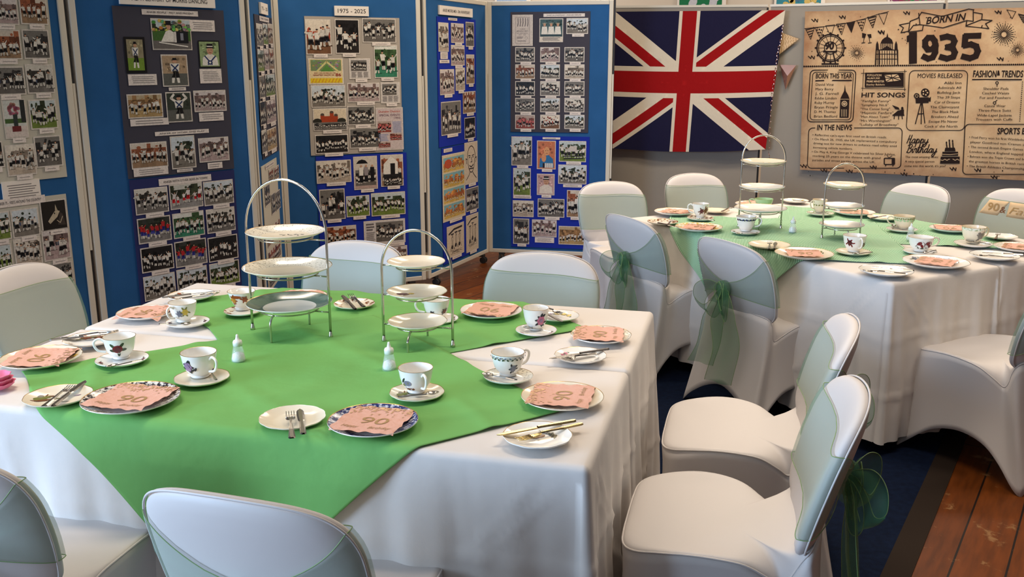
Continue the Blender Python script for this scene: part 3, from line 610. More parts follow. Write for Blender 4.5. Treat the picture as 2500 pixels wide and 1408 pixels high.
sheet(BA, [(-60, -60), (116, -40), (158, 418), (-60, 470)], 'sheet_pale', 'pale grey card of dancer photos high on the leftmost board', [
 (-30, -5, 43, 60, '+p', T), (47, -8, 114, 60, '+b', T), (-30, 72, 50, 145, '+b', T), (55, 72, 120, 144, '+k', T), (-30, 162, 60, 232, '+k', T), (63, 156, 130, 228, '+g', T),
 (7, 241, 65, 338, 'tree', T), (71, 242, 138, 315, '+G', T), (-40, 345, 8, 410, '+n', T), (14, 352, 86, 428, '+w', T), (84, 331, 150, 407, '+k', T)])
sheet(BA, [(-60, 515), (160, 459), (192, 765), (-60, 840)], 'sheet_pale', 'pale grey card of town visit photos low on the leftmost board, behind the chair', [
 (-20, 482, 110, 502, '=ANKER 75 - VISITS AROUND THE COUNTRY'), (-30, 517, 25, 587, '+G', T), (27, 508, 95, 578, '+s', T), (98, 487, 163, 562, 'horse', T), (-30, 597, 30, 664, '+G', T),
 (34, 578, 101, 650, '+w', T), (103, 557, 170, 634, '+p', T), (127, 640, 178, 704, '+k', T), (-30, 675, 40, 740, '+k'), (150, 715, 184, 760, '+k')])
sheet(BB, [(272, 12), (546, 27), (571, 415), (314, 433)], 'sheet_slate', 'slate card of people portraits under the half a century title', [
 (345, 25, 482, 38, '=ANKER PEOPLE - PAST AND PRESENT'), (369, 46, 466, 122, 'accordion'), (462, 49, 523, 77, '='), (304, 90, 355, 178, 'standing'), (312, 181, 382, 208, '='), (394, 133, 458, 211, 'clerk'),
 (411, 213, 453, 221, '='), (484, 99, 536, 165, 'portrait'), (487, 168, 540, 203, '='), (310, 229, 396, 288, '+e'), (317, 289, 411, 306, '='), (405, 224, 467, 298, 'dancer'), (472, 220, 551, 272, '+p'),
 (485, 274, 545, 295, '='), (377, 318, 509, 328, '=ANKER AT WORK AND PLAY'), (318, 347, 408, 410, '+b'), (325, 408, 410, 428, '='), (416, 331, 476, 411, '+s'), (431, 412, 470, 419, '='), (484, 335, 558, 394, '+p'), (506, 396, 542, 411, '=')])
sheet(BB, [(313, 437), (572, 417), (590, 700), (346, 740)], 'sheet_navy', 'navy card of visiting sides photos below the slate card', [
 (386, 431, 515, 447, '=ANKER WITH OTHER SIDES IN TOWN'), (328, 458, 410, 521, '+g', T), (413, 447, 494, 508, '+r', T), (496, 440, 569, 499, '+s', T), (335, 529, 417, 591, '+u', T), (421, 517, 498, 578, '+t', T), (503, 507, 573, 566, '+g', T),
 (343, 600, 423, 661, '+n', T), (426, 585, 504, 648, '+u', T), (507, 575, 580, 635, '+n', T), (350, 669, 428, 729, '+s', T), (431, 652, 506, 712, '+s', T), (511, 638, 584, 695, '+G', T)])
sheet(BC, [(622, 38), (665, 42), (680, 372), (640, 385)], 'sheet_slate', 'slate card of small photos on the board turned edge-on', [
 (632, 41, 655, 53, '=THE YEARS'), (625, 58, 640, 114, '+g', .6), (641, 58, 652, 110, '+G', .6), (653, 58, 664, 108, '+b', .6), (628, 120, 643, 176, '+G', .6), (644, 119, 655, 172, '+p', .6), (656, 118, 667, 170, '+b', .6),
 (632, 184, 645, 240, '+k', .6), (647, 180, 670, 235, '+G', .6), (634, 246, 647, 306, '+n', .6), (649, 243, 672, 300, '+p', .6), (637, 316, 650, 374, '+g', .6), (651, 312, 674, 366, '+e', .6)])
sheet(BC, [(640, 400), (677, 388), (690, 690), (652, 700)], 'sheet_pale', 'pale card of dark photos low on the board turned edge-on', [
 (646, 398, 668, 408, '=EARLY DAYS'), (655, 410, 666, 442, '+b'), (668, 404, 680, 438, '+b'), (645, 450, 658, 502, '+k'), (661, 470, 671, 522, '+k'), (672, 464, 683, 512, '+k'), (651, 545, 683, 590, '+b'), (654, 598, 685, 642, '+b'), (656, 650, 687, 688, '+k')])
sheet(BD, [(737, 43), (970, 40), (988, 367), (765, 382)], 'sheet_grey', 'grey card of early photos and posters under the 1975 - 2025 title', [
 (746, 47, 808, 133, '+o', T), (818, 47, 877, 131, '+n', T), (884, 45, 966, 104, '+k', T), (913, 110, 970, 190, '+t', T), (753, 142, 838, 206, 'show86'), (759, 207, 843, 262, '+s'), (852, 142, 904, 193, 'news', T), (848, 202, 927, 249, '+p', T),
 (929, 200, 976, 252, 'news', T), (764, 264, 847, 318, 'castle', T), (848, 258, 915, 305, '+k', T), (918, 262, 984, 366, 'leaflet'), (769, 328, 850, 374, '+n', T), (853, 312, 931, 361, '+k', T)])
sheet(BD, [(765, 385), (989, 370), (1002, 640), (790, 655)], 'sheet_royal', 'royal blue card of photos low on the 1975 - 2025 board', [
 (772, 391, 857, 446, '+w', T), (863, 381, 921, 462, 'umbrella', T), (929, 377, 984, 454, 'porch', T), (780, 461, 842, 536, '+k', T), (845, 477, 902, 528, '+G', T), (906, 469, 989, 525, '+G', T), (797, 551, 870, 600, '+b'), (888, 536, 989, 595, 'clipping', .7), (942, 600, 994, 645, '+p')])
sheet(BE, [(1063, 44), (1158, 44), (1166, 343), (1075, 360)], 'sheet_royal', 'royal blue card of tall photos under the 50th anniversary title', [
 (1093, 44, 1115, 50, '='), (1069, 55, 1094, 126, '+w'), (1074, 127, 1092, 144, '='), (1072, 146, 1096, 154, '='), (1100, 57, 1131, 105, '+p', T), (1136, 54, 1156, 114, '+k', T), (1100, 110, 1133, 160, '+p', T), (1137, 133, 1157, 205, '+b', T),
 (1073, 169, 1108, 231, '+p', T), (1111, 165, 1134, 221, '+w', T), (1129, 223, 1160, 276, '+b', T), (1076, 247, 1124, 328, '+k', T), (1133, 286, 1159, 338, '+n', T)])
sheet(BE, [(1075, 364), (1164, 345), (1170, 610), (1086, 645)], 'sheet_royal', 'royal blue card of cartoons and sketches low on the turned board', [
 (1082, 362, 1103, 371, '='), (1079, 374, 1135, 535, 'cartoon', T), (1133, 346, 1165, 448, 'face', T), (1137, 457, 1167, 513, '+k', T), (1090, 547, 1132, 624, 'sketch', T), (1137, 522, 1167, 612, 'sketch', T)])
def cols(rows, kinds):
    out = []; k = 0
    for y0, y1 in rows:
        for x0, x1 in ((1258, 1306), (1319, 1367), (1378, 1427)): out.append((x0, y0, x1, y1, '+'+kinds[k], T)); k += 1
    return out
sheet(BF, [(1246, 27), (1440, 30), (1437, 324), (1247, 322)], 'sheet_slate', 'slate card of even rows of photos high on the board beside the flag', [
 (1251, 36, 1301, 112, 'programme'), (1327, 33, 1428, 41, "=ANKER 30th ANNIVERSARY - PERSHORE WEEKEND"), (1317, 45, 1375, 103, 'three'), (1383, 44, 1436, 83, '+s', T)]
 + cols(((115, 152), (157, 193), (198, 234), (239, 274), (280, 315)), 'kpkbswngkksgqos'))
sheet(BF, [(1248, 331), (1438, 334), (1436, 606), (1249, 604)], 'sheet_royal', 'royal blue card of pub photos low on the board beside the flag', [
 (1249, 333, 1299, 404, '+s', T), (1311, 343, 1357, 413, 'drinker', T), (1325, 335, 1368, 340, '='), (1365, 344, 1431, 395, 'bench', T), (1363, 402, 1432, 449, '+s'), (1375, 450, 1421, 457, '='), (1253, 410, 1296, 477, '+G'), (1253, 477, 1297, 484, '='),
 (1311, 424, 1354, 476, 'hatman', T), (1252, 489, 1303, 529, '+w'), (1313, 485, 1378, 530, '+k', T), (1384, 464, 1420, 530, '+b', T), (1253, 533, 1292, 595, '+k', T), (1299, 536, 1359, 578, '+p'), (1306, 579, 1353, 592, '='), (1364, 552, 1430, 597, '+e')])
def title(P, r, s, label, h=0.4, box=True):
    u0, z0, u1, z1 = P.rect(*r); W, Hh = u1-u0, z1-z0
    mb = MB(); mb.box(((u0+u1)/2, -0.004, (z0+z1)/2), (W, 0.012, Hh), 'card')
    put_text(mb, s, lambda x, y: (u0+x, -0.0106, z0+y), W*.09, W*.91, Hh*(.5-h/2), Hh*h, 'ink', 0.003)
    o = mb.build('title_card', loc=(P.a0.x, P.a0.y, 0), rz=P.rz, smooth=False); tag(o, label, 'sign', 'title cards of the display boards')
title(BB, (290, -16, 522, 15), 'HALF A CENTURY OF MORRIS DANCING', 'cream title card reading half a century of morris dancing, at the picture top', .36)
title(BC, (633, 8, 650, 35), '75 - 25', 'small white title card at the top of the edge-on board', .3)
title(BD, (816, 15, 899, 39), '1975 - 2025', 'cream title card reading 1975 - 2025', .42)
title(BE, (1070, 17, 1151, 39), 'ANKER MORRIS MEN - 50th ANNIVERSARY', 'white title card reading 50th anniversary on the turned board', .34)
u0, z0, u1, z1 = BA.rect(5, 440, 98, 490)
mb = MB(); fn = lambda x, y, o: (u0+x, -(.004+o), z0+y); mb.box(((u0+u1)/2, -0.001, (z0+z1)/2), (u1-u0, .006, z1-z0), 'card'); lines(mb, fn, (u1-u0)*.12, (z1-z0)*.15, (u1-u0)*.95, (z1-z0)*.85, 6, random.Random(1), .0006, fill=.3)
tag(mb.build('text_card', loc=(BA.a0.x, BA.a0.y, 0), rz=BA.rz, smooth=False), 'white card of typed lines between the two sheets of the leftmost board', 'card')

# ================================================================== GREY SCREENS
G = [hv(1470)*7.96, hv(1866)*7.78, hv(1873)*7.77, hv(2292)*7.24, hv(2299)*7.23, hv(2780)*6.66]
def screen(a, b, label):
    P = Plane(a, b); t = thing('grey_screen', label, 'room divider', (a.x, a.y, 0), P.rz, 'grey fabric room dividers')
    top = 2.015
    mb = MB(); mb.box((P.len/2, 0, (top+0.06)/2), (P.len-0.014, 0.03, top-0.06), 'grey_screen'); mb.build('fabric_panel', t, smooth=False)
    mb = MB(); mb.box((P.len/2, 0, top+0.008), (P.len, 0.04, 0.018), 'frame'); mb.build('top_rail', t, smooth=False)
    mb = MB(); mb.box((P.len-0.002, 0.004, top/2), (0.022, 0.03, top-0.01), 'black'); mb.build('edge_strip', t, smooth=False)
    mb = MB()
    for x in (0.12, P.len-0.12): mb.box((x, 0, 0.03), (0.05, 0.4, 0.06), 'dark')
    mb.build('foot_bar', t, smooth=False)
    return P
SA = screen(G[0], G[1], 'grey room divider behind the union flag')
SB = screen(G[2], G[3], 'grey room divider behind the left part of the 1935 banner')
SC = screen(G[4], G[5], 'grey room divider behind the right part of the 1935 banner')

# ---- union flag --------------------------------------------------
FP = Plane(hv(1470)*7.92, hv(1915)*7.66, 0.02)
fx0 = FP.uz(1457, 190)[0]; fx1 = FP.uz(1906, 190)[0]; fz1 = FP.uz(1680, 27)[1]; fz0 = FP.uz(1680, 365)[1]
bm = bmesh.new(); bmesh.ops.create_grid(bm, x_segments=60, y_segments=40, size=0.5)
for v in bm.verts: v.co.x *= 2.0
def cut(p, d):
    n = Vector((-d[1], d[0], 0)).normalized()
    bmesh.ops.bisect_plane(bm, geom=bm.verts[:]+bm.edges[:]+bm.faces[:], plane_co=Vector((p[0], p[1], 0)), plane_no=n)
AR, WR = 0.077, 0.112
for s_ in (-1, 1):
    for q in (AR, WR): cut((s_*q, 0), (0, 1)); cut((0, s_*q), (1, 0))
DG = [Vector((2, 1, 0)).normalized(), Vector((2, -1, 0)).normalized()]
for d in DG:
    n = Vector((-d.y, d.x, 0))
    for q in (-0.108, -0.085, -0.076, 0.0, 0.076, 0.085, 0.108): cut(n*q, (d.x, d.y))
def flagcol(x, y):
    if abs(x) < AR or abs(y) < AR: return 1
    if abs(x) < WR or abs(y) < WR: return 2
    for d, sgn in zip(DG, (1, -1)):
        q = -d.y*x + d.x*y
        k = q*(1 if x > 0 else -1)
        if 0 <= k < 0.076: return 1
        if -0.085 < k < 0.108: return 2
    return 0
me = bpy.data.meshes.new('union_flag')
for f in bm.faces: c = f.calc_center_median(); f.material_index = flagcol(c.x, c.y); f.smooth = True
WF = fx1-fx0; HFl = fz1-fz0
for v in bm.verts:
    x, y = v.co.x, v.co.y; u = (x+1)/2; v2 = y+0.5
    wav = 0.006*math.sin(u*19+v2*2)*(1-v2*.7) + 0.004*math.sin(u*7-v2*9)
    sag = -0.03*math.sin(PI*u)*(1-v2)*0.6 + 0.05*(1-v2)*abs(u-.5)**2
    shrink = 1-0.04*(1-v2)*u
    v.co = Vector((fx0+WF*u*shrink-0.025*(1-v2), -0.012-wav, fz0+HFl*v2+sag))
bm.to_mesh(me); bm.free()
M['flag_blue'] = mat('flag_blue', (30, 28, 54), 0.85, bump=[(30, .1)]); M['flag_red'] = mat('flag_red', (148, 18, 20), 0.85, bump=[(30, .1)]); M['flag_white'] = mat('flag_white', (212, 198, 176), 0.85, bump=[(30, .1)])
for k in ('flag_blue', 'flag_red', 'flag_white'): me.materials.append(M[k])
fl = bpy.data.objects.new('union_flag', me); C.objects.link(fl); fl.location = (FP.a0.x, FP.a0.y, 0); fl.rotation_euler = (0, 0, FP.rz)
tag(fl, 'union flag of red, white and navy cloth hung over the grey divider', 'flag')
# curled ribbon and pennants
def fpt(P, x, y, o): u, z = P.uz(x, y); return (u, -o, z)
mb = MB(); path = crom([fpt(FP, *p, .03) for p in ((1910, 62), (1906, 95), (1897, 130), (1893, 170), (1886, 215), (1882, 260), (1879, 320), (1876, 385))], 22)
path = [Vector(p) + Vector((0.007*math.cos(i*.62), -0.006+0.006*math.sin(i*.62), 0)) for i, p in enumerate(path)]
mb.grid(lambda a, b: path[int(round(a*(len(path)-1)))] + Vector((0.0, 0.0, (b-.5)*0.012)), len(path)-1, 1, 'foil')
tag(mb.build('curling_ribbon', loc=(FP.a0.x, FP.a0.y, 0), rz=FP.rz), 'thin curled ribbon hanging down the right edge of the union flag', 'ribbon')
FP0 = FP; FP = Plane(G[2], G[5], 0.03)
bu = thing('pennant_bunting', 'two card pennants, one gold chevron and one rose foil, beside the union flag', 'bunting', (FP.a0.x, FP.a0.y, 0), FP.rz)
mb = MB(); A_, B_, C_ = [Vector(fpt(FP, *p, .02)) for p in ((1897, 75), (1951, 95), (1902, 134))]
mb.face([A_, B_, C_], 'kraft'); 
for k in range(7):
    t0 = .1+.12*k; pts = []
    for j in range(7):
        s_ = j/6; p = A_.lerp(C_, s_).lerp(B_, min(.97, t0*(1-0)+(.07 if j % 2 else 0))); 
        lim = 1.0
        pts.append(p)
    for p, q in zip(pts, pts[1:]):
        dd = Vector((0, -.002, 0)); wv = (B_-A_).normalized()*.005
        if (p-A_).length < .9: mb.face([p+dd, q+dd, q+dd+wv, p+dd+wv], 'napkin_print')
mb.build('chevron_pennant', bu, smooth=False)['label'] = 'gold chevron card pennant pointing right'
mb = MB(); A_, B_, C_, D_ = [Vector(fpt(FP, *p, .02)) for p in ((1905, 158), (1945, 159), (1919, 219), (1924, 185))]
mb.face([A_, D_+Vector((0, -.012, 0)), C_], 'foil'); mb.face([A_, B_, D_+Vector((0, -.012, 0))], 'foil'); mb.face([B_, C_, D_+Vector((0, -.012, 0))], 'foil'); mb.build('foil_pennant', bu, smooth=False)['label'] = 'rose gold foil pennant pointing down'
mb = MB(); mb.tube([fpt(FP, *p, .016) for p in ((1896, 62), (1897, 100), (1903, 140), (1905, 165))], .0015, 'foil', 5); mb.build('cord', bu)

# ---- 1935 banner --------------------------------------------------
NP = Plane(G[2], G[5], 0.04)
def nu(x, y): return NP.uz(x, y)
def wave(u, z): return -0.003*math.exp(-abs(z-1.62)/.012) - 0.003*math.exp(-abs(u-1.08)/.012) - 0.002*math.exp(-abs(z-1.22)/.012) + 0.003*math.sin(u*9+z*3)+0.002*math.sin(u*23-z*11)
def bpt(u, z, o=0.0): return (u, -(0.006+o+wave(u, z)), z)
def bpx(x, y, o=0.003): u, z = nu(x, y); return bpt(u, z, o)
ban = thing('birthday_banner', 'parchment coloured 1935 birthday banner of printed cloth on the grey dividers', 'banner', (NP.a0.x, NP.a0.y, 0), NP.rz)
uL0, zT = nu(1966, 28); uL1, zB = nu(1953, 414); uR = nu(2560, 240)[0]; zT2 = nu(2498, 19)[1]; zB2 = nu(2498, 440)[1]
mb = MB()
def bsurf(a, b):
    u = lerp(lerp(uL1, uL0, b), uR, a); z = lerp(lerp(zB, zB2, a), lerp(zT, zT2, a), b)
    return bpt(u, z)
mb.grid(bsurf, 90, 50, 'parchment'); mb.uv = [(a/90, b/50) for a in range(91) for b in range(51)]; mb.build('printed_cloth', ban)
NT = 0
def btext(name, rows, m='banner_ink', each=True):
    if each and len(rows) > 1:
        for r in rows: btext(name, [r], m)
        return
    """rows: (string, x0, x1, baseline y, cap height px, bold, shear) laid on the cloth"""
    mb = MB()
    for r in rows:
        s_, x0, x1, y, h = r[:5]; bo = r[5] if len(r) > 5 else 0.0; shr = r[6] if len(r) > 6 else 0.0
        yR = r[7] if len(r) > 7 else y
        ua, za = nu(x0, y); ub, zb = nu(x1, yR); hh = abs(nu(x0, y-h)[1]-za)
        put_text(mb, s_, lambda t, yy, ua=ua, ub=ub, za=za, zb=zb: bpt(lerp(ua, ub, t), lerp(za, zb, t)+yy, 0.0035), 0, 1, 0, hh, m, bo, shr)
    return mb.build(name, ban, smooth=False)
INK = 'banner_ink'
class Draw:
    def __init__(s): s.mb = MB()
    def st(s, pts, w=2.0, m=INK, o=.0035):
        U = [nu(*p) for p in pts]; k = 7.4/F*w
        stroke(s.mb, lambda u, z, q: bpt(u, z, q), U, k, o, m)
    def poly(s, pts, m=INK, o=.0035): s.mb.face([bpx(x, y, o) for x, y in pts], m)
    def el(s, cx, cy, rx, ry, m=INK, o=.0035, n=20): s.poly([(cx+rx*math.cos(2*PI*k/n), cy+ry*math.sin(2*PI*k/n)) for k in range(n)], m, o)
    def ring(s, cx, cy, r, w=2.0, n=28): s.st([(cx+r*math.cos(2*PI*k/n), cy+r*math.sin(2*PI*k/n)) for k in range(n+1)], w)
    def box(s, x0, y0, x1, y1, r=9, w=2.0, skew=0.0, gap=None):
        pts = []
        for cx, cy, a0 in ((x1-r, y0+r, -90), (x1-r, y1-r, 0), (x0+r, y1-r, 90), (x0+r, y0+r, 180)):
            for k in range(5):
                a = math.radians(a0+22.5*k); X = cx+r*math.cos(a); Y = cy+r*math.sin(a); pts.append((X - skew*(Y-y0), Y))
        if gap: s.st(pts, w); s.st([pts[-1], (gap[0], y0)], w); s.st([(gap[1], y0), pts[0]], w)
        else: s.st(pts+pts[:1], w)
    def done(s, name): return s.mb.build(name, ban, smooth=False)
for pts, w_ in (([(2229, 84), (2229, 150)], 17), ([(2284, 112), (2282, 100), (2276, 92), (2266, 92), (2259, 100), (2259, 112), (2265, 121), (2276, 120), (2284, 110), (2283, 128), (2277, 140), (2266, 143), (2255, 138)], 12.8),
 ([(2299, 92), (2312, 89), (2326, 92), (2330, 101), (2326, 111), (2312, 115), (2326, 118), (2331, 128), (2327, 139), (2312, 143), (2297, 139)], 12.8), ([(2391, 87), (2357, 88), (2355, 111), (2370, 108), (2383, 113), (2387, 125), (2382, 137), (2368, 142), (2351, 138)], 12.8)):
    D_ = Draw(); D_.st(pts, w_)
    if w_ == 17: D_.poly([(2214, 88), (2225, 83), (2237, 83), (2237, 99), (2214, 103)])
    D_.done('year_digit')
btext('heading_lettering', [('BORN IN', 2261, 2357, 59, 17, .018, .15, 49), ('BORN THIS YEAR', 1992, 2080, 191, 12, .018), ('HIT SONGS', 2103, 2210, 237, 11, .018), ('MOVIES RELEASED', 2240, 2349, 190, 11), ('FASHION', 2375, 2432, 188, 16, .018), ('TRENDS', 2444, 2497, 188, 16, .018),
 ('IN THE NEWS', 1995, 2080, 317, 13, .02), ('SPORTS EVENTS', 2434, 2550, 327, 15, .02), ('90', 2014, 2036, 120, 16, .05)])
R_ = []
for k, s_ in enumerate(('David Vine', 'Mary Berry', 'J. G. Farrell', 'Eddie Linden', 'Ruby Murray', 'Bryan Pringle', 'D. M. Thomas', 'Brian Bedford')):
    R_.append((s_, 1992-k*.6, 1992-k*.6+len(s_)*4.35, 209+k*11.05, 6))
for k, s_ in enumerate(('"Fanlight Fanny"', '"Symphony No.6"', '"The Canoe Song"', '"Majestic Fanfare"', '"Men About Town"', '"Mrs Worthington"', '"Lullaby of Broadway"')):
    R_.append((s_, 2102-k*.6, 2102-k*.6+len(s_)*4.5, 249+k*9.6, 5.5))
for k, s_ in enumerate(('Alibi Inn', 'Admirals All', 'Bulldog Jack', 'The 39 Steps', 'Car of Dreams', 'The Clairvoyant', 'The Black Mask', 'Breakers Ahead', 'Escape Me Never', "Cock o' the North")):
    R_.append((s_, 2347-k*1.1-len(s_)*4.7, 2347-k*1.1, 205+k*11.75, 6))
for k, (s_, y) in enumerate((('Shoulder Pads', 219), ('Cinched Waists', 230), ('Fur and Feathers', 241), ('Casual Wear', 261), ('Three-Piece Suits', 272), ('Wide-Lapel Jackets', 284), ('Trousers with Cuffs', 294))):
    R_.append((s_, 2431-k*.8-len(s_)*2.35, 2431-k*.8+len(s_)*2.35, y, 6))
for k, (s_, x1) in enumerate((('• Reflective cat\'s-eyes first used on British roads.', 2165), ('• On March 26, 1935, the UK implemented a compulsory', 2190), ('driving test for new drivers to enhance road safety amid', 2190), ('increasing vehicle numbers.', 2083), ('• On May 6, King George V celebrated his Silver Jubilee,', 2188), ('marking 25 years on the throne with grand', 2152), ('parades and street parties across the UK.', 2140))):
    R_.append((s_, 1984-k*.5 if s_[0] == '•' else 1987-k*.5, x1-k*.5, 331+k*10.2, 5, 0, 0, 331+k*10.2+(x1-1985)*.035))
for k, (s_, x1) in enumerate((('The most amazing news:', 2291), ('A very special person', 2281), ('come into this world, it\'s you!', 2308))): R_.append((s_, 2210-k, x1, 385+k*11, 5, .005))
for k, (s_, x1) in enumerate((('• Fred Perry won his first Wimbledon title, beating', 2552), ('player Gottfried von Cramm in the final.', 2544), ('• The second British Empire Games were held in', 2548), ('London, where England topped the table.', 2540), ('• Bahram won the Triple Crown and became one of', 2548), ('the greatest horses in British racing history.', 2540), ('• The British Athletics Championships were held', 2548))):
    R_.append((s_, 2366-k if s_[0] == '•' else 2370-k, x1, 337+k*11.7, 5.5, 0, 0, 337+k*11.7+9))
btext('small_lettering', R_)
SCR = {'H': (.55, [[(.05, 0), (.15, .5), (.22, 1.0)], [(.47, 1.0), (.4, .5), (.34, .05), (.42, 0), (.55, .15)], [(.1, .48), (.45, .52)]]),
 'a': (.5, [[(.35, .45), (.2, .5), (.05, .3), (.1, .05), (.25, .05), (.36, .35), (.38, .48), (.34, .1), (.42, 0), (.52, .15)]]),
 'p': (.48, [[(0, .2), (.1, .5), (.02, -.45)], [(.08, .35), (.22, .5), (.34, .35), (.25, .05), (.08, .05)], [(.25, .05), (.48, .15)]]),
 'y': (.45, [[(0, .45), (.03, .15), (.15, .03), (.3, .2), (.36, .48)], [(.36, .48), (.28, -.1), (.1, -.45), (-.05, -.35), (.1, -.1), (.45, .15)]]),
 'B': (.62, [[(.1, 0), (.2, .5), (.28, 1)], [(.08, .85), (.35, 1.05), (.55, .85), (.42, .58), (.25, .55), (.5, .45), (.48, .12), (.25, -.02), (.05, .08)]]),
 'i': (.24, [[(0, .3), (.08, .48), (.05, .1), (.12, 0), (.24, .15)], [(.11, .66), (.14, .72)]]), 'r': (.38, [[(0, .3), (.08, .52), (.16, .45), (.26, .48), (.22, .12), (.3, 0), (.4, .15)]]),
 't': (.3, [[(0, .2), (.15, .9), (.1, .12), (.18, 0), (.3, .15)], [(-.02, .62), (.32, .64)]]), 'h': (.46, [[(0, .2), (.2, .95), (.15, 1.0), (.08, .5), (.05, 0)], [(.06, .25), (.2, .48), (.3, .4), (.28, .08), (.36, 0), (.48, .15)]]),
 'd': (.5, [[(.32, .42), (.18, .48), (.04, .28), (.1, .04), (.25, .08), (.36, .4), (.42, 1.0)], [(.38, .6), (.34, .1), (.42, 0), (.52, .15)]])}
for word, x0, x1, yb, hh in (('Happy', 2213, 2266, 349, 20), ('Birthday', 2212, 2287, 372, 20)):
    D_ = Draw(); wt = sum(SCR[c][0] for c in word); k = (x1-x0)/wt; x = x0
    for c in word:
        for st_ in SCR[c][1]: D_.st([(x+p.x*k+p.y*hh*.22, yb-p.y*hh) for p in crom([(q[0], q[1], 0) for q in st_], 5)], 1.8)
        x += SCR[c][0]*k
    D_.done('script_word')
D = Draw()                                                     # frames, rules and dotted lines
D.box(1979, 171, 2090, 297, 10, 2, .06); D.box(1985, 176, 2084, 292, 8, 1.5, .06); D.st([(1992, 197), (2079, 196)], 3); D.box(2221, 172, 2363, 318, 12, 1.6, .06); D.st([(2374, 194), (2494, 194)], 2.5)
D.box(1975, 312, 2203, 410, 10, 1.8, .04, (1990, 2086))
D.box(2356, 303, 2545, 425, 10, 1.8, .05)
x = 1964
while x < 2552: D.el(x, 162-(x-1964)*.009, 2.4, 2.2, n=8); x += 5.1
y = 200
while y < 300: D.el(2496-(y-200)*.07, y, 1.4, 1.4, n=6); y += 5
D.box(2113, 178, 2206, 213, 1, 1.5); 
for a, b in (((2103, 179), (2214, 174)), ((2103, 215), (2212, 218)), ((2109, 169), (2106, 222)), ((2209, 170), (2209, 222))): D.st([a, b], 1.2)
D.done('printed_frames')
D = Draw(); [D.poly([(2113+6.2*k-.13*k*0, 178), (2113+6.2*(k+1), 178), (2111+6.27*(k+1), 211.5), (2111+6.27*k, 211.5)], INK, .002) for k in range(15)]; D.done('population_plaque')
btext('plaque_lettering', [('POPULATION', 2117, 2152, 186, 5, .02), ('46,869,500', 2117, 2148, 193, 4.5, .01), ('PRIME MINISTER', 2116, 2159, 201, 5, .02), ('Stanley Baldwin', 2115, 2160, 208.5, 4.5, .01)], 'parchment_plain')
D = Draw(); D.poly([(2160, 183), (2192, 181), (2200, 196), (2164, 200)], 'parchment_plain', .005)
for a, b in (((2161, 184), (2199, 196)), ((2192, 182), (2164, 199)), ((2176, 182), (2181, 198)), ((2162, 191), (2196, 189))): D.st([a, b], 1.6, INK, .0065)
D.done('plaque_flag')
D = Draw()                                                     # scroll around BORN IN
top = [(2242, 43), (2250, 30), (2300, 40), (2365, 22), (2378, 24)]; bot = [(2244, 60), (2262, 62), (2302, 68), (2360, 50), (2376, 52)]
D.st(top, 2); D.st([(2376, 24), (2376, 52)], 2); D.st([(2243, 32), (2246, 60)], 2); D.st(bot, 2)
D.st([(2246, 60), (2230, 62), (2218, 78), (2222, 52), (2242, 44)], 2); D.st([(2254, 63), (2252, 74), (2219, 78)], 2); D.st([(2220, 56), (2196, 61), (2206, 68), (2200, 80), (2219, 76)], 2)
D.st([(2376, 30), (2398, 34), (2397, 48), (2422, 50), (2406, 58), (2414, 70), (2358, 64), (2360, 52)], 2); D.st([(2396, 48), (2360, 62)], 2); D.st([(2398, 62), (2396, 68)], 2)
D.done('scroll_outline')
D = Draw(); cx, cy = 2028, 117                                  # big wheel with 90
D.ring(cx, cy, 33, 3); D.ring(cx, cy, 29, 1.5); D.ring(cx, cy, 15, 2)
for k in range(16): a = 2*PI*k/16; D.st([(cx+16*math.cos(a), cy+16*math.sin(a)), (cx+32*math.cos(a), cy+32*math.sin(a))], 1)
for k in range(12): a = 2*PI*k/12; D.el(cx+36*math.cos(a), cy+36*math.sin(a), 2.6, 2.6, n=8)
D.poly([(2010, 124), (2044, 124), (2044, 128), (2010, 128)]); D.st([(2019, 128), (2012, 157)], 3); D.st([(2034, 128), (2041, 157)], 3); D.poly([(2006, 154), (2048, 154), (2048, 158), (2006, 158)]); D.done('big_wheel')
D = Draw()                                                     # domed cathedral
D.st([(2137, 158), (2139, 122), (2190, 122), (2192, 158)], 2); D.poly([(2150, 106), (2154, 97), (2160, 92), (2166, 90), (2172, 92), (2178, 97), (2181, 106)]); D.poly([(2164, 92), (2167, 80), (2169, 92)])
for x in range(2151, 2183, 4): D.st([(x, 106), (x, 121)], 1.6)
D.poly([(2150, 122), (2166, 112), (2182, 122)])
for x in (2138, 2184): D.poly([(x, 122), (x+1, 108), (x+4, 100), (x+7, 108), (x+8, 122)]); D.st([(x+1, 122), (x, 158)], 2); D.st([(x+8, 122), (x+8, 158)], 2)
for y in (132, 144): D.st([(2138, y), (2191, y)], 1.5)
for x in range(2142, 2190, 6): D.st([(x, 124), (x, 157)], 1.4)
D.done('cathedral')
def burst(cx, cy, r, n, w):
    D = Draw(); rr = random.Random(int(cx))
    for k in range(n):
        a = 2*PI*k/n; q = rr.uniform(.75, 1.0)*r; D.st([(cx+r*.25*math.cos(a), cy+r*.25*math.sin(a)), (cx+q*math.cos(a), cy+q*math.sin(a))], w)
        D.el(cx+(q+4)*math.cos(a), cy+(q+4)*math.sin(a), w*.8, w*.8, n=6)
    D.done('firework')
burst(2451, 84, 28, 26, 1.3); burst(2092, 129, 17, 20, 1.0); burst(2484, 122, 17, 20, 1.0)
D = Draw()                                                     # bunting along the top
st_ = [(1964, 70), (2000, 66), (2040, 62), (2078, 54), (2110, 46), (2140, 36), (2170, 28)]; D.st(st_, 1.2)
